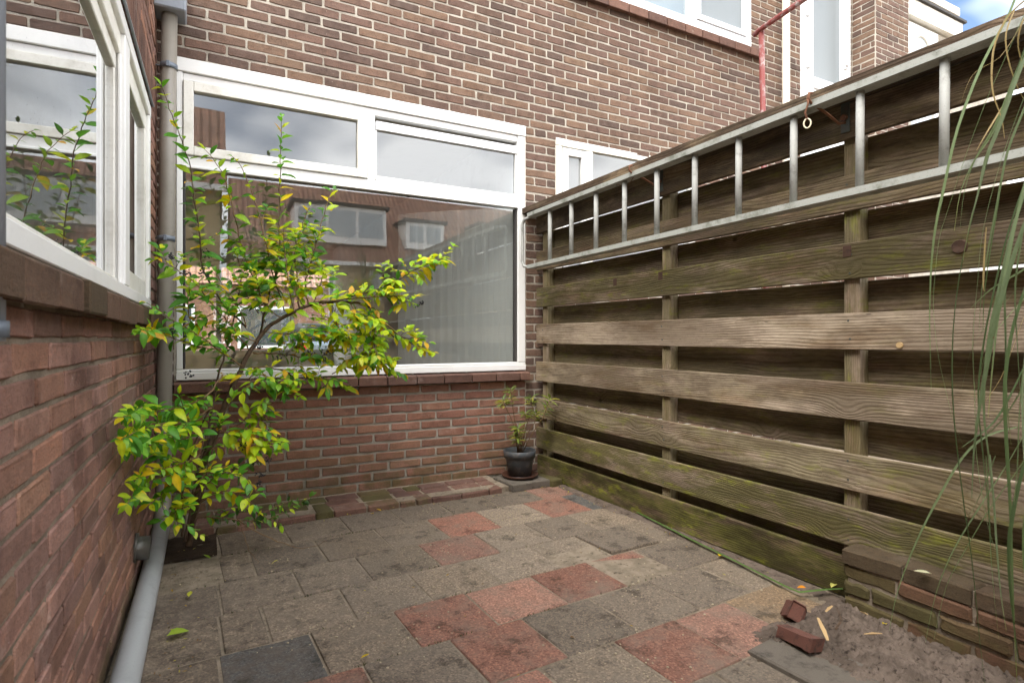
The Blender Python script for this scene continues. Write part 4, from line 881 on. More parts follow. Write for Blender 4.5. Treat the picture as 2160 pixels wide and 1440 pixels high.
# ------------------------------------------------------------------ shrub
STEMS=[
 (0.016,0.01,'n',0,[(-0.071,3.12,0.063),(-0.038,3.139,0.279),(-0.008,3.157,0.444),(0.044,3.176,0.61),(0.107,3.194,0.769),(0.173,3.213,0.922),(0.241,3.231,1.043),(0.299,3.25,1.117)]),
 (0.01,0.004,'y',0.045,[(0.299,3.25,1.117),(0.378,3.225,1.168),(0.47,3.2,1.219),(0.575,3.175,1.241),(0.67,3.15,1.242),(0.753,3.125,1.231),(0.825,3.1,1.19),(0.862,3.075,1.107),(0.902,3.05,1.055)]),
 (0.004,0.0015,'y',0.035,[(0.855,3.05,1.132),(0.921,3.025,1.068),(0.961,3.0,1.042),(1.012,2.975,1.004),(1.07,2.95,1.024)]),
 (0.005,0.0015,'y',0.036,[(0.546,3.15,1.231),(0.679,3.131,1.265),(0.815,3.112,1.31),(0.889,3.094,1.342),(0.963,3.075,1.384),(1.006,3.056,1.418),(1.074,3.038,1.452),(1.123,3.019,1.471),(1.172,3.0,1.493)]),
 (0.004,0.0015,'y',0.034,[(0.659,3.1,1.257),(0.767,3.075,1.264),(0.876,3.05,1.274),(0.948,3.025,1.262),(0.993,3.0,1.231)]),
 (0.004,0.0015,'y',0.034,[(0.786,3.1,1.215),(0.792,3.075,1.132),(0.793,3.05,1.055),(0.792,3.025,0.979),(0.811,3.0,0.917)]),
 (0.003,0.0015,'y',0.034,[(0.684,3.1,1.233),(0.719,3.087,1.157),(0.741,3.075,1.08),(0.746,3.062,0.992),(0.723,3.05,0.929)]),
 (0.003,0.0015,'y',0.034,[(0.595,3.15,1.233),(0.608,3.117,1.156),(0.612,3.083,1.08),(0.605,3.05,1.018)]),
 (0.005,0.0015,'g',0.04,[(0.192,3.35,1.106),(0.096,3.333,1.203),(0.028,3.317,1.311),(-0.014,3.3,1.416),(-0.025,3.283,1.557),(-0.05,3.267,1.742),(-0.07,3.25,1.9),(-0.11,3.233,2.041),(-0.153,3.217,2.155),(-0.187,3.2,2.256)]),
 (0.006,0.0015,'g',0.044,[(0.253,3.3,1.042),(0.282,3.321,1.207),(0.327,3.343,1.364),(0.353,3.364,1.523),(0.36,3.386,1.683),(0.363,3.407,1.872),(0.37,3.429,2.09),(0.377,3.45,2.284)]),
 (0.004,0.0015,'g',0.042,[(0.289,3.4,1.211),(0.243,3.414,1.34),(0.192,3.429,1.481),(0.15,3.443,1.648),(0.123,3.457,1.777),(0.096,3.471,1.892),(0.055,3.486,1.993),(-0.009,3.5,2.065)]),
 (0.004,0.0015,'m',0.042,[(0.381,3.35,1.198),(0.334,3.367,1.366),(0.293,3.383,1.547),(0.253,3.4,1.728),(0.214,3.417,1.869),(0.169,3.433,1.983),(0.127,3.45,2.033)]),
 (0.004,0.0015,'m',0.038,[(0.448,3.3,1.211),(0.445,3.317,1.367),(0.432,3.333,1.485),(0.454,3.35,1.581),(0.474,3.367,1.67),(0.504,3.383,1.75),(0.525,3.4,1.796)]),
 (0.004,0.0015,'g',0.038,[(0.497,3.3,1.225),(0.487,3.317,1.343),(0.515,3.333,1.464),(0.55,3.35,1.588),(0.584,3.367,1.715),(0.618,3.383,1.83),(0.648,3.4,1.905)]),
 (0.004,0.0015,'y',0.036,[(0.41,3.2,1.18),(0.388,3.213,1.33),(0.378,3.225,1.431),(0.368,3.237,1.532),(0.365,3.25,1.635)]),
 (0.003,0.0015,'g',0.036,[(0.281,3.3,1.131),(0.247,3.313,1.231),(0.213,3.325,1.332),(0.168,3.337,1.406),(0.146,3.35,1.481)]),
 (0.003,0.0015,'y',0.036,[(0.514,3.25,1.236),(0.547,3.267,1.316),(0.569,3.283,1.396),(0.567,3.3,1.451)]),
 (0.003,0.0015,'y',0.036,[(0.458,3.2,1.219),(0.422,3.2,1.281),(0.399,3.2,1.33)]),
 (0.004,0.0012,'g',0.036,[(0.194,3.2,0.994),(0.116,3.142,1.102),(0.042,3.083,1.191),(-0.017,3.025,1.271),(-0.073,2.967,1.322),(-0.131,2.908,1.365),(-0.193,2.85,1.379)]),
 (0.004,0.0012,'g',0.036,[(0.159,3.15,0.913),(0.073,3.08,0.975),(-0.007,3.01,1.043),(-0.082,2.94,1.097),(-0.151,2.87,1.146),(-0.21,2.788,1.191)]),
 (0.003,0.0012,'m',0.036,[(0.095,3.15,0.984),(0.012,3.09,0.998),(-0.065,3.03,1.022),(-0.138,2.97,1.05),(-0.188,2.91,1.075),(-0.21,2.379,1.078)]),
 (0.003,0.0012,'g',0.034,[(0.043,3.15,1.171),(-0.008,3.112,1.145),(-0.057,3.075,1.099),(-0.069,3.038,1.208),(-0.065,3.0,1.282)]),
 (0.007,0.003,'g',0.07,[(-0.082,3.08,0.1),(-0.051,3.111,0.31),(-0.018,3.143,0.482),(0.023,3.174,0.658),(0.055,3.206,0.842),(0.098,3.237,1.019),(0.136,3.269,1.202),(0.162,3.3,1.352)]),
 (0.006,0.003,'g',0.08,[(-0.067,3.1,0.091),(-0.004,3.1,0.352),(0.037,3.1,0.53),(0.073,3.1,0.664),(0.115,3.1,0.754)]),
 (0.005,0.003,'g',0.08,[(-0.094,3.05,0.133),(-0.094,3.025,0.336),(-0.065,3.0,0.512),(-0.017,2.975,0.642),(0.031,2.95,0.751)]),
 (0.004,0.0012,'g',0.03,[(0.071,3.0,0.877),(0.012,2.921,0.797),(-0.052,2.843,0.766),(-0.111,2.764,0.753),(-0.165,2.686,0.759),(-0.207,2.607,0.78),(-0.21,2.164,0.813),(-0.21,2.009,0.817)]),
 (0.004,0.0012,'g',0.03,[(0.021,2.95,0.729),(-0.043,2.858,0.691),(-0.103,2.767,0.687),(-0.157,2.675,0.707),(-0.205,2.583,0.71),(-0.21,2.231,0.735),(-0.21,1.935,0.759)]),
 (0.004,0.0012,'g',0.03,[(-0.007,2.95,0.623),(-0.061,2.82,0.626),(-0.117,2.69,0.631),(-0.165,2.56,0.656),(-0.2,2.43,0.671),(-0.21,2.043,0.721)]),
 (0.004,0.0012,'m',0.03,[(-0.026,2.9,0.527),(-0.078,2.8,0.519),(-0.125,2.7,0.524),(-0.168,2.6,0.54),(-0.199,2.5,0.546),(-0.21,2.302,0.573)]),
 (0.003,0.0012,'m',0.034,[(-0.087,2.8,0.47),(-0.157,2.675,0.495),(-0.21,2.548,0.501),(-0.21,2.231,0.534),(-0.21,2.102,0.544)]),
 (0.003,0.0012,'g',0.03,[(-0.026,2.9,0.653),(-0.07,2.833,0.706),(-0.086,2.767,0.775),(-0.092,2.7,0.821)]),
 (0.004,0.0012,'m',0.028,[(-0.045,2.95,0.348),(0.012,2.93,0.399),(0.069,2.91,0.429),(0.126,2.89,0.427),(0.174,2.87,0.393),(0.212,2.85,0.339)]),
 (0.003,0.0012,'m',0.028,[(-0.026,2.95,0.303),(0.031,2.913,0.347),(0.087,2.875,0.36),(0.143,2.837,0.34),(0.189,2.8,0.307)]),
 (0.003,0.0012,'m',0.028,[(-0.062,2.9,0.32),(-0.097,2.85,0.379),(-0.13,2.8,0.415),(-0.161,2.75,0.411),(-0.15,2.7,0.355)]),
 (0.003,0.0012,'m',0.028,[(-0.053,2.9,0.319),(-0.079,2.85,0.315),(-0.113,2.8,0.313),(-0.102,2.75,0.275)]),
 (0.003,0.0012,'m',0.028,[(-0.026,2.95,0.432),(0.012,2.933,0.452),(0.059,2.917,0.461),(0.107,2.9,0.47)]),
 (0.003,0.0012,'g',0.028,[(-0.035,2.9,0.422),(-0.07,2.833,0.441),(-0.111,2.767,0.48),(-0.142,2.7,0.536)]),
 (0.004,0.001,'d',0.026,[(-0.007,3.0,0.222),(0.091,3.0,0.203),(0.192,3.0,0.169),(0.298,3.0,0.177),(0.385,3.0,0.211),(0.463,3.0,0.252)]),
 (0.003,0.001,'d',0.03,[(0.192,3.0,0.169),(0.257,3.017,0.201),(0.345,3.033,0.231),(0.436,3.05,0.226)]),
 (0.003,0.0008,'n',0,[(0.131,3.0,0.19),(0.253,2.975,0.099),(0.357,2.95,0.048),(0.441,2.925,0.026),(0.525,2.9,0.054)]),
 (0.002,0.0008,'n',0,[(0.14,2.98,0.183),(0.164,2.937,0.103),(0.182,2.893,0.059),(0.218,2.85,0.021)]),
 (0.003,0.001,'d',0.028,[(0.032,3.0,0.238),(0.111,3.0,0.249),(0.192,3.0,0.226),(0.255,3.0,0.183),(0.319,3.0,0.139)]),
 (0.004,0.0012,'m',0.032,[(0.202,3.15,0.9),(0.289,3.14,0.898),(0.379,3.13,0.872),(0.47,3.12,0.845),(0.563,3.11,0.83),(0.635,3.1,0.798)]),
 (0.004,0.0012,'m',0.032,[(0.216,3.2,0.97),(0.315,3.175,0.969),(0.404,3.15,0.956),(0.494,3.125,0.943),(0.586,3.1,0.968)]),
 (0.003,0.0012,'y',0.032,[(0.272,3.2,1.079),(0.36,3.17,1.067),(0.449,3.14,1.067),(0.539,3.11,1.08),(0.631,3.08,1.067),(0.698,3.05,1.03)]),
 (0.003,0.0012,'y',0.032,[(0.595,3.15,0.852),(0.677,3.125,0.902),(0.747,3.1,0.914),(0.805,3.075,0.901),(0.863,3.05,0.901)]),
 (0.003,0.0012,'m',0.034,[(0.116,3.15,0.773),(0.2,3.125,0.807),(0.286,3.1,0.793),(0.349,3.075,0.768),(0.418,3.05,0.755)]),
 (0.003,0.0012,'g',0.034,[(0.178,3.1,0.844),(0.23,3.083,0.867),(0.283,3.067,0.855),(0.325,3.05,0.843)]),
 (0.003,0.001,'y',0.026,[(0.043,3.1,0.621),(0.114,3.08,0.584),(0.175,3.06,0.605),(0.227,3.04,0.569),(0.278,3.02,0.533),(0.298,3.0,0.5)]),
 (0.003,0.001,'y',0.026,[(0.012,3.1,0.509),(0.083,3.087,0.539),(0.145,3.075,0.547),(0.196,3.062,0.51),(0.249,3.05,0.484)]),
 (0.003,0.001,'y',0.026,[(0.135,3.1,0.614),(0.178,3.1,0.657),(0.199,3.1,0.691),(0.253,3.1,0.676),(0.297,3.1,0.661)]),
 (0.002,0.001,'y',0.026,[(0.199,3.1,0.679),(0.253,3.1,0.629),(0.286,3.1,0.591)]),
 (0.002,0.001,'d',0.024,[(0.115,3.1,0.419),(0.157,3.117,0.423),(0.201,3.133,0.427),(0.235,3.15,0.432)]),
 (0.003,0.0012,'g',0.034,[(0.183,3.2,1.103),(0.14,3.2,1.222),(0.076,3.2,1.315),(0.044,3.2,1.373)]),
 (0.003,0.0012,'m',0.034,[(0.227,3.2,1.031),(0.139,3.183,1.067),(0.075,3.167,1.078),(0.013,3.15,1.101)]),
 (0.003,0.0012,'g',0.034,[(0.242,3.25,1.179),(0.186,3.25,1.275),(0.142,3.25,1.347)]),
 (0.003,0.0012,'y',0.034,[(0.346,3.25,1.156),(0.275,3.233,1.228),(0.24,3.217,1.3),(0.227,3.2,1.371)]),
]
BERRY=[(0.007,3.3,1.478),(-0.139,3.0,1.418),(-0.076,3.1,1.356),(-0.018,3.2,1.381),(-0.138,2.9,1.075),(-0.064,2.95,0.884),(0.231,3.1,1.008),(0.467,3.1,0.969),(0.562,3.1,0.98),(0.538,3.1,0.943),(0.455,3.1,0.835),(0.259,3.05,0.577),(0.303,3.05,0.538),(0.33,3.0,0.532),(0.164,3.05,0.527),(0.275,3.1,0.437),(0.242,3.1,0.37),(0.227,3.05,0.336),(1.034,3.0,1.237),(0.186,2.9,0.254),(0.33,3.1,0.959),(-0.008,3.2,1.359)]
def leaf_geo(L, W, fold=.25, droop=.25, rng=random):
    """leaf along +x, stalk at the origin, upper side +z"""
    st = [(0, .0), (.12, .10), (.32, .43), (.55, .50), (.78, .34), (1.0, .0)]
    vs = []; mid = []
    for t, w in st:
        z = -droop * L * t * t; mid.append((t * L, 0, z))
    vs += mid
    li = []; ri = []
    for (t, w), m_ in zip(st[1:-1], mid[1:-1]):
        li.append(len(vs)); vs.append((m_[0], w * W, m_[2] + fold * w * W)); ri.append(len(vs)); vs.append((m_[0], -w * W, m_[2] + fold * w * W))
    fs = [(0, 1, li[0]), (0, ri[0], 1)]
    for i in range(3):
        fs.append((i + 1, i + 2, li[i + 1], li[i])); fs.append((i + 1, ri[i], ri[i + 1], i + 2))
    fs += [(4, 5, li[3]), (4, ri[3], 5)]
    return vs, fs
def zone_col(z, rng):
    r = rng.random()
    G_ = [(92, 154, 38), (114, 170, 42), (74, 134, 38), (134, 182, 44), (84, 144, 44)]; YG = [(172, 200, 38), (190, 206, 40), (154, 192, 42), (202, 208, 38)]; Y = [(222, 196, 34), (206, 186, 32), (222, 190, 36), (214, 166, 40)]
    if z == 'g': pool = G_ if r < .72 else (YG if r < .95 else Y)
    elif z == 'y': pool = YG if r < .64 else (Y if r < .78 else G_)
    elif z == 'd': pool = [(74, 118, 44), (92, 132, 46), (60, 100, 40)] if r < .85 else YG
    else: pool = G_ if r < .45 else (YG if r < .88 else Y)
    c = rng.choice(pool); k = rng.uniform(.86, 1.1)
    return tuple(min(1, q * k) for q in lin(*c)[:3])
shrub = thing('privet_shrub', 'leafy yellow green shrub with black berries growing in front of the big window', 'shrub', (-.03, 3.15, 0))
rng = random.Random(99)
def frame_from(d, up):
    x = d.normalized(); z = (up - x * up.dot(x))
    if z.length < 1e-4: z = Vector((1, 0, 0)).cross(x)
    z.normalize(); return Matrix((x, z.cross(x), z)).transposed()
LEAVES = []
for r0, r1, zone, spc, pts in STEMS:
    P_ = [Vector(p) for p in pts]
    # smooth resample
    sm = []
    for i in range(len(P_) - 1):
        a, b = P_[i], P_[i + 1]; pa = P_[i - 1] if i else a; pb = P_[i + 2] if i + 2 < len(P_) else b
        for t in (0, .25, .5, .75):
            t2, t3 = t * t, t * t * t
            sm.append(.5 * ((2 * a) + (b - pa) * t + (2 * pa - 5 * a + 4 * b - pb) * t2 + (3 * a - pa - 3 * b + pb) * t3))
    sm.append(P_[-1]); n = len(sm)
    wob = [Vector((rng.uniform(-1, 1), rng.uniform(-1, 1), rng.uniform(-1, 1))) * .004 for _ in sm]
    sm = [p + w for p, w in zip(sm, wob)]
    mb = MB(); mb.tube(sm, [r0 + (r1 - r0) * i / (n - 1) for i in range(n)], 8 if r0 > .006 else 6)
    mb.build('trunk' if r0 > .012 else 'branch', 'bark' if r0 >= .005 else 'twig', shrub)
    if zone == 'n': continue
    # leaves in opposite pairs, thinner towards the old wood
    acc = 0.0; side = rng.random() * 3.14; total = sum((sm[i + 1] - sm[i]).length for i in range(n - 1)); run = 0.0
    spc *= .68 if zone == 'y' else .84; nxt = spc * rng.uniform(.3, 1) + (total * .12 if zone != 'd' else 0)
    for i in range(n - 1):
        seg = sm[i + 1] - sm[i]; l = seg.length; d = seg.normalized()
        while nxt < run + l:
            p = sm[i] + d * (nxt - run); side += math.pi / 2 + rng.uniform(-.5, .5); f = nxt / total
            for s_ in (0, math.pi):
                if rng.random() < .1: continue
                ref = Vector((0, 0, 1)) if abs(d.z) < .8 else Vector((1, 0, 0)); u = d.cross(ref).normalized(); w = d.cross(u)
                out = u * math.cos(side + s_) + w * math.sin(side + s_)
                dr = (out * rng.uniform(.75, 1.1) + d * rng.uniform(.25, .9) + Vector((0, 0, rng.uniform(-.45, .2)))).normalized()
                L = {'g': .080 if sm[i].z > 1.3 else .066, 'y': .074, 'm': .060, 'd': .046}[zone] * rng.uniform(.5, 1.25) * (1.0 if f < .85 else .72) * (.8 if p.y < 2.75 else 1)
                up = Vector((rng.uniform(-.5, .5), -.45 + rng.uniform(-.6, .6), 1))
                LEAVES.append((p, dr, up, L, zone_col(zone, rng)))
            nxt += spc * rng.uniform(.7, 1.3)
        run += l
    # short side twigs make the lower crown fuller
    for i in [q for q in range(3, n - 2) for _ in range(2 if .85 < sm[q].z < 1.6 and sm[q].x > .1 else 1)]:
        mid_ = .85 < sm[i].z < 1.6 and sm[i].x > .1
        if zone == 'd' or sm[i].z > 1.7 or rng.random() < (.60 if mid_ else .80) or r0 > .0065: continue
        d0 = (Vector((rng.uniform(-1, 1), rng.uniform(-1, .6), rng.uniform(-.5, .9))).normalized() + (sm[i + 1] - sm[i]).normalized() * .6).normalized(); ln = rng.uniform(.05, .13); e = sm[i] + d0 * ln
        if e.x < -.2: continue
        mbt = MB(); mbt.tube([sm[i], sm[i] + d0 * ln * .5 + Vector((0, 0, .004)), e], [.0016, .0012, .0008], 5); mbt.build('branch', 'twig', shrub)
        for f in (.45, .75, 1.0):
            for s_ in (-1, 1):
                u = d0.cross(Vector((0, -.3, 1))).normalized(); dr = (u * s_ * rng.uniform(.6, 1.1) + d0 * rng.uniform(.4, 1) + Vector((0, 0, rng.uniform(-.35, .2)))).normalized()
                LEAVES.append((sm[i].lerp(e, f), dr, Vector((rng.uniform(-.5, .5), -.45 + rng.uniform(-.6, .6), 1)), .060 * rng.uniform(.5, 1.2), zone_col('y' if mid_ and rng.random() < .5 else zone, rng)))
    for q in range(2):
        LEAVES.append((sm[-1], ((sm[-1] - sm[-2]).normalized() + Vector((rng.uniform(-.4, .4), rng.uniform(-.4, .4), rng.uniform(-.2, .4)))).normalized(), Vector((0, -.5, 1)), .05 * rng.uniform(.6, 1), zone_col(zone, rng)))
LM = []
for k in range(6):
    r = random.Random(k); mb = MB(); vs, fs = leaf_geo(1, .46 + .05 * (k % 3), .2 + .12 * (k % 3), .10 + .19 * (k % 4)); mb.add(vs, fs, 0, (1, 1, 1), True); mb.c = [(1.25, 1.22, 1.3)] * 6 + [(.92, .94, .9)] * (len(vs) - 6); LM.append(mb.mesh('leaf', 'leaf'))
LEAVES = [l for l in LEAVES if l[0].x > -.232 + (.02 if l[1].x < -.5 else 0)]
order = sorted(range(len(LEAVES)), key=lambda i: -LEAVES[i][3] / (project(LEAVES[i][0]) or (0, 0, 9))[2])
mbl = MB()
for rank, i in enumerate(order):
    p, dr, up, L, c = LEAVES[i]; m3 = frame_from(dr, up)
    if rank < 300:
        o = link('leaf', LM[i % 6]); o.rotation_euler = m3.to_euler(); o.location = p; o.scale = (L, L, L); o.color = (*c, 1); adopt(o, shrub)
    else:
        vs, fs = leaf_geo(L, L * rng.uniform(.4, .54), rng.uniform(.15, .5), rng.uniform(.1, .5)); mbl.add([p + m3 @ Vector(v) for v in vs], fs, 0, c, True)
tag(mbl.build('leaves', 'leaf', shrub), kind='stuff')
ico = [(0, 0, 1), (.894, 0, .447), (.276, .851, .447), (-.724, .526, .447), (-.724, -.526, .447), (.276, -.851, .447), (.724, .526, -.447), (-.276, .851, -.447), (-.894, 0, -.447), (-.276, -.851, -.447), (.724, -.526, -.447), (0, 0, -1)]
icf = [(0, 1, 2), (0, 2, 3), (0, 3, 4), (0, 4, 5), (0, 5, 1), (1, 6, 2), (2, 7, 3), (3, 8, 4), (4, 9, 5), (5, 10, 1), (2, 6, 7), (3, 7, 8), (4, 8, 9), (5, 9, 10), (1, 10, 6), (11, 7, 6), (11, 8, 7), (11, 9, 8), (11, 10, 9), (11, 6, 10)]
for b in BERRY:
    mb = MB(); b = Vector(b)
    for k in range(rng.randrange(9, 17)):
        q = b + Vector((rng.gauss(0, .013), rng.gauss(0, .010), rng.gauss(0, .010))); r = rng.uniform(.0036, .0052)
        mb.add([q + Vector(v) * r for v in ico], icf, smooth=True)
        if k % 3 == 0: mb.tube([b + Vector((0, 0, .01)), q], .0008, 4)
    tag(mb.build('berries', 'berry', shrub), kind='stuff')

# ------------------------------------------------------------------ flower pot
PX, PY, PZ = 1.985, 3.585, .058
mb = MB(); mb.lathe([(0, .0), (.10, .0), (.125, .006), (.133, .022), (.128, .022), (.11, .010), (0, .008)], (PX, PY, PZ), 36)
tag(mb.build('saucer', 'saucer'), 'shiny dark brown plastic saucer under the flower pot', 'saucer')
pp = thing('flower_pot', 'small anthracite flower pot with a spindly green plant in the corner', 'flower pot', (PX, PY, PZ + .01))
mb = MB(); mb.lathe([(0, .012), (.085, .012), (.098, .13), (.102, .138), (.112, .138), (.118, .188), (.114, .190), (.109, .186), (.104, .14), (.10, .12)], (PX, PY, PZ), 40); mb.build('pot', 'pot', pp)
mb = MB(); n = 10; vs = [(PX, PY, PZ + .155)]; 
for r_ in (.03, .06, .09, .106): vs += [(PX + r_ * math.cos(a), PY + r_ * math.sin(a), PZ + .152 + random.uniform(-.006, .008)) for a in [2 * math.pi * k / 16 for k in range(16)]]
fs = [(0, 1 + k, 1 + (k + 1) % 16) for k in range(16)] + [(1 + r * 16 + k, 1 + (r + 1) * 16 + k, 1 + (r + 1) * 16 + (k + 1) % 16, 1 + r * 16 + (k + 1) % 16) for r in range(3) for k in range(16)]
mb.add(vs, fs); mb.build('soil', 'dark_soil', pp, False)
PLANT = [[(1.977,3.6,0.21),(1.961,3.6,0.41),(1.938,3.6,0.548),(1.919,3.6,0.684)],[(1.985,3.6,0.21),(1.938,3.6,0.446),(1.885,3.6,0.551),(1.854,3.6,0.603)],[(1.996,3.6,0.21),(2.04,3.59,0.405),(2.087,3.58,0.539),(2.079,3.58,0.616)],[(2.008,3.6,0.21),(2.087,3.57,0.367),(2.15,3.54,0.465),(2.19,3.50,0.608)],[(2.0,3.6,0.21),(2.055,3.58,0.369),(2.095,3.56,0.435),(2.107,3.56,0.503)],[(1.993,3.6,0.21),(2.0,3.58,0.356),(2.024,3.57,0.457),(2.024,3.57,0.509)],[(1.981,3.59,0.21),(1.969,3.56,0.342),(1.954,3.55,0.411)],[(1.973,3.59,0.21),(1.954,3.55,0.292),(1.938,3.54,0.344)]]
for st in PLANT:
    P_ = [Vector(p) for p in st]; mb = MB(); mb.tube(P_, [.0045] + [.0032] * (len(P_) - 2) + [.0018], 6); mb.build('stem', 'twig', pp)
    d = (P_[-1] - P_[-2]).normalized()
    for k in range(18):
        f = k / 18; p = P_[-1].lerp(P_[-2], f * .85); an = k * 2.4 + rng.random()
        u = d.cross(Vector((0, 1, 0))).normalized(); w = d.cross(u); dr = (u * math.cos(an) + w * math.sin(an) + d * (.75 - .5 * f)).normalized()
        o = link('leaf', LM[k % 6]); o.location = p; o.rotation_euler = frame_from(dr, Vector((0, -.2, 1))).to_euler(); s_ = rng.uniform(.055, .080) * (1 - .2 * f); o.scale = (s_, s_ * .5, s_); o.color = lin(*rng.choice([(98, 116, 48), (118, 130, 58), (78, 100, 44), (150, 146, 66)])); adopt(o, pp)

# ------------------------------------------------------------------ tall grass clump on the right
BLADES=[
 (0.008,'g',[(1.704,0.618,1.915),(1.688,0.639,1.824),(1.645,0.675,1.709),(1.605,0.709,1.557),(1.587,0.731,1.411),(1.582,0.746,1.321),(1.586,0.757,1.229),(1.595,0.765,1.12),(1.608,0.77,1.017),(1.623,0.775,0.918)]),
 (0.005,'g',[(1.773,0.638,1.854),(1.742,0.659,1.763),(1.702,0.686,1.649),(1.661,0.714,1.51),(1.624,0.738,1.37),(1.611,0.751,1.3),(1.607,0.758,1.218),(1.608,0.763,1.136),(1.62,0.761,1.029),(1.64,0.756,0.945),(1.672,0.744,0.824),(1.705,0.731,0.758)]),
 (0.012,'d',[(1.541,0.535,1.739),(1.484,0.562,1.568),(1.44,0.581,1.428),(1.4,0.598,1.279),(1.374,0.607,1.16),(1.361,0.61,1.062),(1.355,0.609,0.964),(1.354,0.605,0.886),(1.356,0.599,0.809),(1.364,0.591,0.704),(1.371,0.583,0.618),(1.375,0.576,0.524),(1.379,0.57,0.43),(1.386,0.562,0.327)]),
 (0.011,'p',[(1.421,0.486,1.645),(1.394,0.51,1.576),(1.369,0.533,1.469),(1.354,0.55,1.402),(1.35,0.562,1.334),(1.345,0.574,1.275),(1.342,0.585,1.195)]),
 (0.013,'g',[(1.413,0.491,1.335),(1.385,0.506,1.253),(1.357,0.521,1.152),(1.336,0.532,1.061),(1.324,0.538,0.988),(1.313,0.544,0.915),(1.304,0.549,0.833),(1.3,0.551,0.741)]),
 (0.008,'g',[(1.605,0.557,1.446),(1.56,0.582,1.301),(1.532,0.597,1.166),(1.51,0.609,1.042),(1.5,0.614,0.907),(1.51,0.609,0.793),(1.523,0.602,0.648),(1.532,0.597,0.502)]),
 (0.006,'g',[(1.651,0.59,1.624),(1.598,0.618,1.462),(1.56,0.638,1.3),(1.548,0.645,1.171),(1.539,0.65,1.041),(1.542,0.648,0.923),(1.546,0.646,0.782),(1.565,0.636,0.642),(1.584,0.626,0.567)]),
 (0.009,'d',[(1.533,0.54,1.201),(1.497,0.559,1.082),(1.48,0.568,0.962),(1.482,0.567,0.843),(1.489,0.563,0.703),(1.493,0.561,0.564),(1.497,0.559,0.445),(1.503,0.556,0.315)]),
 (0.008,'g',[(1.515,0.549,1.291),(1.499,0.558,1.162),(1.502,0.556,1.042),(1.508,0.553,0.932),(1.519,0.547,0.813)]),
 (0.007,'g',[(1.565,0.636,0.782),(1.571,0.633,0.675),(1.575,0.631,0.567),(1.582,0.627,0.459),(1.592,0.622,0.362)]),
 (0.006,'g',[(1.69,0.626,0.839),(1.634,0.664,0.816),(1.593,0.694,0.764),(1.556,0.722,0.677),(1.524,0.747,0.589),(1.5,0.768,0.503),(1.483,0.785,0.417),(1.477,0.797,0.332)]),
 (0.006,'g',[(1.67,0.58,0.89),(1.637,0.62,0.767),(1.599,0.663,0.652),(1.568,0.702,0.544),(1.555,0.732,0.434),(1.554,0.755,0.303)]),
 (0.007,'g',[(1.67,0.58,1.009),(1.632,0.6,0.923),(1.594,0.621,0.858),(1.551,0.643,0.815),(1.522,0.659,0.782)]),
 (0.006,'g',[(1.734,0.602,1.231),(1.685,0.628,1.198),(1.635,0.655,1.164),(1.593,0.678,1.119)]),
 (0.005,'g',[(1.724,0.607,1.164),(1.685,0.628,1.119),(1.645,0.65,1.063),(1.625,0.66,1.019),(1.606,0.671,0.918)]),
 (0.005,'t',[(1.651,0.59,1.128),(1.617,0.608,1.02),(1.594,0.621,0.955),(1.565,0.636,0.907)]),
 (0.005,'t',[(1.67,0.58,1.84),(1.613,0.61,1.786),(1.584,0.626,1.721),(1.577,0.63,1.656),(1.58,0.628,1.602),(1.596,0.619,1.548),(1.602,0.616,1.503)]),
 (0.004,'t',[(1.685,0.628,1.825),(1.667,0.638,1.769),(1.67,0.636,1.713),(1.685,0.628,1.657),(1.699,0.621,1.624),(1.709,0.615,1.601)]),
 (0.005,'t',[(1.605,0.557,1.778),(1.594,0.578,1.754),(1.598,0.59,1.713),(1.621,0.592,1.672),(1.651,0.59,1.646)]),
 (0.004,'t',[(1.757,0.646,1.808),(1.716,0.668,1.738),(1.665,0.696,1.703),(1.645,0.707,1.668),(1.63,0.714,1.622)]),
 (0.004,'t',[(1.737,0.657,1.645),(1.706,0.674,1.587),(1.68,0.687,1.54),(1.665,0.696,1.508)]),
 (0.006,'g',[(1.66,0.585,1.753),(1.635,0.61,1.65),(1.609,0.635,1.545),(1.582,0.661,1.472),(1.569,0.679,1.397),(1.571,0.689,1.31)]),
 (0.006,'g',[(1.615,0.553,1.654),(1.589,0.576,1.553),(1.567,0.597,1.462),(1.558,0.611,1.359),(1.55,0.625,1.254),(1.546,0.637,1.149),(1.551,0.643,1.063)]),
 (0.007,'g',[(1.55,0.53,1.51),(1.519,0.547,1.381),(1.493,0.561,1.261),(1.471,0.573,1.122),(1.458,0.58,1.002),(1.449,0.585,0.883)]),
 (0.005,'t',[(1.505,0.611,1.291),(1.501,0.613,1.228),(1.499,0.614,1.166),(1.502,0.613,1.151)]),
 (0.006,'g',[(1.469,0.517,1.157),(1.452,0.526,1.014),(1.443,0.531,0.89),(1.439,0.533,0.775),(1.427,0.54,0.651)]),
 (0.009,'d',[(1.456,0.524,0.813),(1.435,0.535,0.718),(1.425,0.541,0.622),(1.431,0.538,0.508),(1.443,0.531,0.393)]),
 (0.005,'g',[(1.706,0.674,0.762),(1.691,0.682,0.715),(1.665,0.696,0.646),(1.634,0.712,0.588)]),
]
pam = thing('pampas_grass', 'tall grass clump with long drooping green blades in the right foreground', 'grass clump', (1.78, .42, .03))
rng = random.Random(5)
BC = {'g': (108, 124, 86), 'd': (76, 94, 56), 'p': (126, 142, 108), 't': (168, 146, 100)}
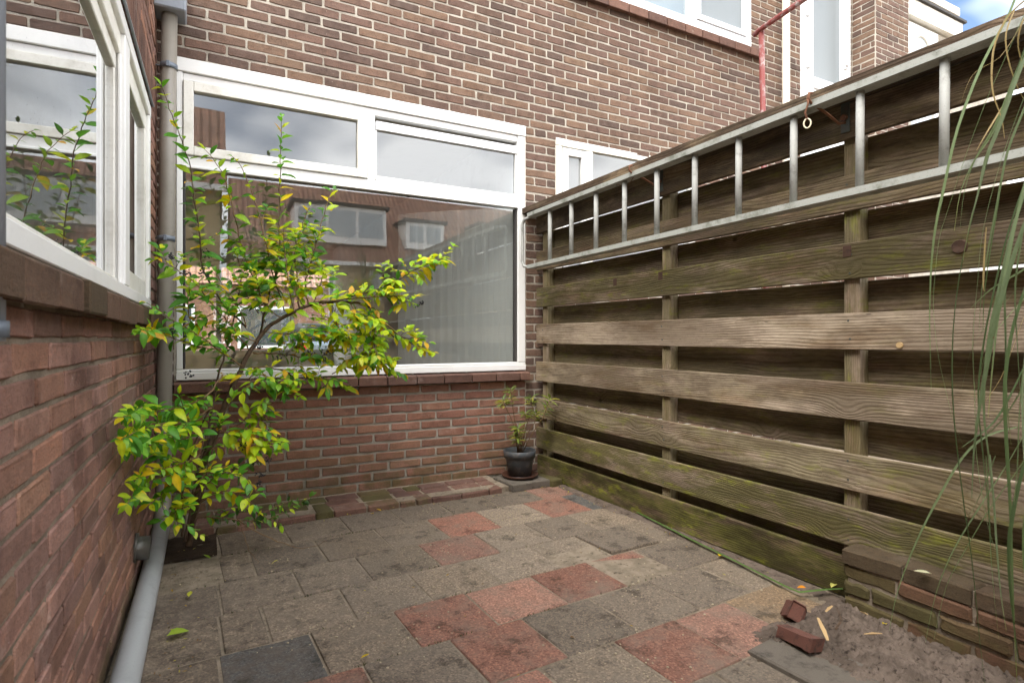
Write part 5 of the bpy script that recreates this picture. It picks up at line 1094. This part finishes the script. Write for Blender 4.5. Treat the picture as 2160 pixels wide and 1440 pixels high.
def blade(pts, w, col, tip=True):
    P_ = [Vector(p) for p in pts]; sm = []
    for i in range(len(P_) - 1):
        a, b = P_[i], P_[i + 1]; pa = P_[i - 1] if i else a; pb = P_[i + 2] if i + 2 < len(P_) else b
        for t in (0, .33, .67):
            sm.append(.5 * ((2 * a) + (b - pa) * t + (2 * pa - 5 * a + 4 * b - pb) * t * t + (3 * a - pa - 3 * b + pb) * t ** 3))
    sm.append(P_[-1]); n = len(sm); vs = []; fs = []; tw = rng.uniform(0, 6.28); ts = rng.uniform(-1.2, 1.2)
    for i, p in enumerate(sm):
        t = (sm[min(i + 1, n - 1)] - sm[max(i - 1, 0)]).normalized(); u = t.cross(Vector((.4, .8, .2))).normalized(); v = t.cross(u); an = tw + ts * i / n
        k = w * .34 * (min(1, (n - 1 - i) / (n * .5)) if tip else 1) * (.6 + .4 * min(1, i / (n * .2))) + .0004
        q = u * math.cos(an) + v * math.sin(an); r_ = u * -math.sin(an) + v * math.cos(an)
        vs += [p - q * k, p + r_ * k * .35, p + q * k]
    for i in range(n - 1):
        for k in (0, 1): fs.append((i * 3 + k, i * 3 + k + 1, i * 3 + k + 4, i * 3 + k + 3))
    mb = MB(); mb.add(vs, fs, 0, (1, 1, 1), True); dry = rng.random() < .4
    mb.c = [(1 + .9 * t, 1 + .35 * t, 1 - .1 * t) if dry else (1, 1, 1) for i in range(n) for t in (max(0, (i / n - .72) / .28),) for _ in range(3)]
    o = mb.build('blade', 'blade', pam); kk = rng.uniform(.85, 1.12); o.color = lin(*[c * kk for c in col]); return o
for w, c, pts in BLADES:
    blade(pts, w, BC[c])
    if c != 't' and rng.random() < .5:
        o_ = Vector((rng.uniform(-.02, .06), rng.uniform(-.04, .04), 0)); k_ = rng.uniform(-.05, .05)
        blade([Vector(p) + o_ + Vector((k_ * i / len(pts), 0, rng.uniform(-.01, .01))) for i, p in enumerate(pts)], w * .7, BC[rng.choice('ggdp')])
# the rest of the fountain of blades, most of it out of the picture to the right
base = Vector((1.80, .42, .03))
for k in range(120):
    an = rng.uniform(0, 6.283); reach = rng.uniform(.25, .85); hgt = rng.uniform(1.2, 2.25); d = Vector((math.cos(an), math.sin(an), 0))
    tip = base + d * reach
    if d.y > .1 or tip.x > 2.15: 
        reach *= .35
    pts = [base + d * rng.uniform(0, .1), base + d * reach * .2 + Vector((0, 0, hgt * .55)), base + d * reach * .5 + Vector((0, 0, hgt * .92)), base + d * reach * .8 + Vector((0, 0, hgt)), base + d * reach * 1.05 + Vector((0, 0, hgt * .86)), base + d * reach * 1.25 + Vector((0, 0, hgt * rng.uniform(.4, .7)))]
    pts = [Vector((min(p.x, 2.0), p.y, p.z)) for p in pts]
    vis = sum(1 for p in pts if (lambda q: q and 0 < q[0] < 2150 and 0 < q[1] < 1440)(project(p)))
    if vis > 0: continue
    blade(pts, rng.uniform(.006, .011), BC[rng.choice('gggdpt')])
# one fallen blade on the paving
mb = MB(); pts = [Vector(p) for p in ((2.27, 2.70, .012), (2.235, 2.45, .016), (2.20, 2.15, .014), (2.165, 1.85, .016), (2.13, 1.56, .015), (2.12, 1.49, .02), (2.22, 1.44, .03), (2.31, 1.40, .03))]
vs = []; fs = []
for i, p in enumerate(pts):
    t = (pts[min(i + 1, 7)] - pts[max(i - 1, 0)]).normalized(); q = t.cross(Vector((0, 0, 1))).normalized() * (.0075 if 0 < i < 7 else .003)
    vs += [p - q, p + Vector((0, 0, .004)), p + q]
for i in range(7):
    for k in (0, 1): fs.append((i * 3 + k, i * 3 + k + 1, i * 3 + k + 4, i * 3 + k + 3))
mb.add(vs, fs, 0, (1, 1, 1), True); o = mb.build('fallen_grass', 'blade'); o.color = lin(92, 120, 60); tag(o, 'long green grass blade lying on the paving along the fence foot', 'grass blade')

# ------------------------------------------------------------------ fallen leaves and grit
def fleaf(x, y, z, s, col, label, rz):
    o = link('fallen_leaf', LM[int(rz * 3) % 6]); o.location = (x, y, z); o.scale = (s, s, s); o.rotation_euler = (rng.uniform(-.3, .3), rng.uniform(-.35, .1), rz); o.color = lin(*col); tag(o, label, 'leaf', 'fallen leaves on the patio')
fleaf(-.12, 2.30, .022, .075, (150, 176, 60), 'green fallen leaf beside the floor pipe in the left foreground', .4)
fleaf(-.06, 2.62, .016, .04, (190, 190, 70), 'small yellow leaf on the paving next to the floor pipe', 1.4)
fleaf(.02, 3.02, .018, .05, (120, 150, 40), 'green leaf fallen at the edge of the planting hole', 2.2)
fleaf(.30, 2.86, .014, .03, (190, 186, 40), 'tiny yellow leaf on the dark sandy paving near the shrub', 3.0)
fleaf(.44, 1.86, .014, .032, (206, 178, 30), 'yellow leaf at the corner of a red paver at the bottom', .1)
fleaf(2.14, 1.92, .018, .035, (226, 190, 30), 'bright yellow leaf on the sand beside the fallen grass blade', .5)
fleaf(2.18, 1.50, .022, .035, (216, 140, 40), 'orange leaf where the fallen grass blade bends', 2.5)
fleaf(2.25, 1.44, .03, .06, (204, 200, 110), 'pale yellow leaf at the end of the fence board', .2)
fleaf(2.16, 1.03, .255, .05, (206, 206, 170), 'whitish leaf lying on top of the low mossy wall', 2.0)
fleaf(2.02, 1.10, .085, .026, (230, 210, 80), 'little yellow leaf in the middle of the sand heap', .8)
for k, (x, y) in enumerate([(.86, 3.36), (.93, 3.39)]): fleaf(x, y, .012, .04, (196, 160, 50), ['curled yellow leaf in front of the brick border, left one', 'curled yellow leaf in front of the brick border, right one'][k], 1.2 + k)
mb = MB(); rng = random.Random(8)
cl = [(1.55, 2.95, .10, 150), (.95, 2.62, .10, 60), (.55, 1.95, .12, 60), (1.25, 1.62, .1, 40), (1.65, 1.85, .12, 50), (1.1, 1.35, .12, 90), (.3, 2.2, .1, 40), (1.2, 3.30, .12, 50), (.8, 2.35, .1, 50), (1.9, 2.3, .12, 50), (1.5, 2.4, .2, 40), (.2, 2.9, .15, 40), (2.0, 1.7, .1, 30)]
for cx_, cy_, sd_, n in cl:
    for k in range(n):
        x, y = rng.gauss(cx_, sd_), rng.gauss(cy_, sd_ * .8)
        if not (-.15 < x < 2.15 and 1.0 < y < 3.4): continue
        r = abs(rng.gauss(.0018, .0012)) + .0008; zz = .004
        mb.add([(x + v[0] * r * rng.uniform(.7, 1.4), y + v[1] * r * rng.uniform(.7, 1.4), zz + v[2] * r * .7) for v in ico], icf)
tag(mb.build('grit', 'stone', None, False), kind='stuff')
# litter of leaf crumbs and moss tufts gathered in joints and along the edges
mbq = MB(); mbm = MB()
for k in range(260):
    e = rng.random()
    if e < .35: x, y = rng.uniform(-.15, 2.1), 3.44 + .05 * (rng.random() - .64) + abs(rng.gauss(0, .03)) * -1
    elif e < .6: x, y = 2.18 + rng.gauss(0, .04), rng.uniform(1.5, 3.5)
    elif e < .8: x, y = -.14 + abs(rng.gauss(0, .07)), rng.uniform(1.4, 3.3)
    else: x, y = rng.uniform(-.1, 2.1), rng.uniform(1.2, 3.4)
    vs, fs = leaf_geo(rng.uniform(.006, .02), rng.uniform(.003, .009), .3, rng.uniform(-.4, .4)); m3 = Matrix.Rotation(rng.uniform(0, 6.28), 3, 'Z')
    mbq.add([m3 @ Vector(v) + Vector((x, y, .007)) for v in vs], fs, 0, tuple(q for q in lin(*rng.choice([(110, 80, 44), (150, 120, 50), (70, 54, 36), (160, 150, 60)]))[:3]))
tag(mbq.build('leaf_litter', 'leaf', None, False), kind='stuff')
for k in range(420):
    ln = rng.choice([3.44, 3.115, 2.775, 2.46, 2.155, 1.855]); x = rng.choice([rng.uniform(-.2, 2.1), rng.gauss(.5, .25)]); y = ln + .05 * (x - .64) + rng.gauss(0, .004)
    if mnoise.noise(Vector((x * 3, ln * 5, 1))) < .05: continue
    for b_ in range(3):
        an = rng.uniform(0, 6.28); h_ = rng.uniform(.003, .009); d_ = Vector((math.cos(an), math.sin(an), 0)); c_ = Vector((x, y, -.004)); s_ = d_.cross(Vector((0, 0, 1))) * .0022
        mbm.add([c_ - s_, c_ + s_, c_ + d_ * h_ * .8 + Vector((0, 0, h_ + .003))], [(0, 1, 2)], 0, lin(*rng.choice([(64, 70, 34), (80, 84, 38), (54, 56, 32)]))[:3])
tag(mbm.build('moss', 'leaf', None, False), kind='stuff')

# ------------------------------------------------------------------ what lies beyond the fence
mb = MB(); mb.box(8.2, 8.4, -6, 3.5, 0, 2.1)
tag(mb.build('rendered_wall', 'render', None, False), 'white rendered garden wall glimpsed through the gaps of the fence', 'wall')
# ------------------------------------------------------------------ houses mirrored in the window
def gable_house(name, label, x0, x1, yf, yb, eave, ridge, wallmat, dormers, wins, over=.35):
    h = thing(name, label, 'house', ((x0 + x1) / 2, yf, 0))
    mb = MB(); mb.box(x0, x1, yb, yf, 0, eave); mb.build('wall', wallmat, h, False)
    ym = (yf + yb) / 2; k = (ridge - eave) / (yf - ym); ye = yf + over; ze = eave - over * k
    mb = MB(); vs = [(x0 - .2, ye, ze), (x1 + .2, ye, ze), (x1 + .2, ym, ridge), (x0 - .2, ym, ridge), (x0 - .2, 2 * ym - ye, ze), (x1 + .2, 2 * ym - ye, ze)]
    vs += [(a, b, c - .14) for a, b, c in vs]
    mb.add(vs, [(0, 1, 2, 3), (3, 2, 5, 4), (6, 9, 8, 7), (9, 10, 11, 8), (0, 6, 7, 1), (4, 5, 11, 10), (0, 3, 9, 6), (3, 4, 10, 9), (1, 7, 8, 2), (2, 8, 11, 5)]); rf = mb.build('roof', 'rooftile', h, False)
    mb = MB(); mb.add([(x0, yf, eave), (x0, ym, ridge - .16), (x0, yb, eave), (x1, yf, eave), (x1, ym, ridge - .16), (x1, yb, eave)], [(0, 1, 2), (3, 5, 4)]); mb.build('gable', wallmat, h, False)
    mb = MB(); mb.box(x0 - .2, x1 + .2, ye - .02, ye + .12, ze - .16, ze + .02); mb.build('gutter', 'white', h, False)
    for a, b, z0, z1 in dormers:
        mb = MB(); mb.box(a, b, yf - 3.0, yf - .15, z0, z1); d = mb.build('dormer', 'white', h, False)
        mb = MB(); mb.box(a - .15, b + .15, yf - 3.0, yf - .02, z1 + .002, z1 + .16); mb.build('dormer_roof', 'bitumen', d, False)
        nn = max(2, int((b - a) / 1.1)); 
        for i in range(nn):
            w = (b - a - .2) / nn; xa = a + .1 + w * i
            mb = MB(); mb.box(xa + .07, xa + w - .07, yf - .17, yf - .135, z0 + .32, z1 - .2); mb.build('pane', 'frost', d, False)
    for a, b, z0, z1 in wins:
        mb = MB(); mb.box(a, b, yf - .05, yf + .03, z0, z1); wn_ = mb.build('window', 'white', h, False)
        nn = max(1, int((b - a) / .9))
        for i in range(nn):
            w = (b - a - .1) / nn; mb = MB(); mb.box(a + .05 + w * i + .05, a + .05 + w * (i + 1) - .05, yf - .02, yf + .036, z0 + .1, z1 - .1); mb.build('pane', 'frost', wn_, False)
    return h
gable_house('opposite_house', 'red tiled house with white dormers mirrored in the big window', 1.2, 18, -20, -27, 5.0, 8.9, 'brick_yellow', [(3.6, 7.9, 5.55, 7.3), (8.9, 10.9, 5.55, 6.9), (13, 16, 5.55, 7.1)], [(3, 5.4, 2.9, 4.3), (7, 9.4, 2.9, 4.3), (12, 14, 2.9, 4.3), (3, 6, .7, 2.3), (8, 11, .5, 2.4)])
gable_house('yellow_house', 'yellow brick house with a tiled roof mirrored in the upper left pane', -9, .35, -10.5, -17, 5.6, 8.6, 'brick_yellow', [(-1.2, .1, 5.5, 6.1)], [(-3, -1.4, 2.9, 4.3), (-6, -4, 2.9, 4.3), (-2.4, -.6, .6, 2.3)])
# street side seen through the room
mb = MB(); mb.add([(-30, 12.5, .0), (30, 12.5, .0), (30, 24, .0), (-30, 24, .0)], [(0, 1, 2, 3)]); tag(mb.build('road', 'asphalt', origin=(0, 18, 0)), kind='structure')
sh = gable_house('street_house', 'red roofed house across the street seen through the room', -14, 8, 27, 34, 3.6, 7.0, 'brick_red', [], [])
for a, b, z0, z1 in [(-6, -4.4, .6, 2.4), (-2.6, -.4, .6, 2.4), (1.2, 3.4, .6, 2.4), (5, 7, .6, 2.4)]:
    mb = MB(); mb.box(a, b, 26.94, 27.02, z0, z1); w_ = mb.build('window', 'white', sh, False)
    mb = MB(); mb.box(a + .12, b - .12, 26.93, 27.0, z0 + .12, z1 - .12); mb.build('pane', 'darkpane', w_, False)
mb = MB(); mb.add([(-14.2, 26.65, 3.3), (8.2, 26.65, 3.3), (8.2, 30.5, 7.05), (-14.2, 30.5, 7.05)], [(0, 1, 2, 3)]); mb.build('roof', 'rooftile', sh, False)
# car parked across the street
car = thing('parked_car', 'grey hatchback with a red tail lamp parked in the street seen through the room', 'car', (3.0, 18, 0))
def loft(secs, name, mat, parent):
    mb = MB(); m = len(secs[0][1]); vs = []
    for x, ring in secs: vs += [(3.0 + y, 18 + x, z) for y, z in ring]
    fs = [(i * m + k, i * m + (k + 1) % m, (i + 1) * m + (k + 1) % m, (i + 1) * m + k) for i in range(len(secs) - 1) for k in range(m)] + [tuple(range(m))[::-1], tuple((len(secs) - 1) * m + k for k in range(m))]
    mb.add(vs, fs); return mb.build(name, mat, parent, False)
def ring(w, z0, z1): return [(-w, z0 + .08), (-w, z1 - .12), (-w * .93, z1), (w * .93, z1), (w, z1 - .12), (w, z0 + .08), (w * .9, z0), (-w * .9, z0)]
loft([(-2.0, ring(.78, .35, .85)), (-1.9, ring(.84, .25, .95)), (-.6, ring(.86, .2, .95)), (.9, ring(.86, .2, .92)), (1.85, ring(.82, .25, .78)), (2.0, ring(.74, .35, .65))], 'body', 'carpaint', car)
loft([(-1.85, ring(.68, .95, 1.05)), (-1.5, ring(.66, .95, 1.42)), (-.2, ring(.66, .95, 1.48)), (.5, ring(.66, .95, 1.40)), (1.1, ring(.7, .92, 1.0))], 'cabin', 'tyre', car)
for sx in (-.72, .72):
    mb = MB(); mb.box(3 + sx - .1, 3 + sx + .1, 18 - 2.02, 18 - 1.86, .68, .92, .03); mb.build('tail_lamp', 'redlamp', car, False)
    for yy in (-1.25, 1.25):
        mb = MB(); mb.tube([(3 + sx * 1.1 - .1, 18 + yy, .31), (3 + sx * 1.1 + .1, 18 + yy, .31)], .31, 18); mb.build('wheel', 'tyre', car)
for o in bpy.data.objects:
    if 'wloc' in o.keys(): del o['wloc']
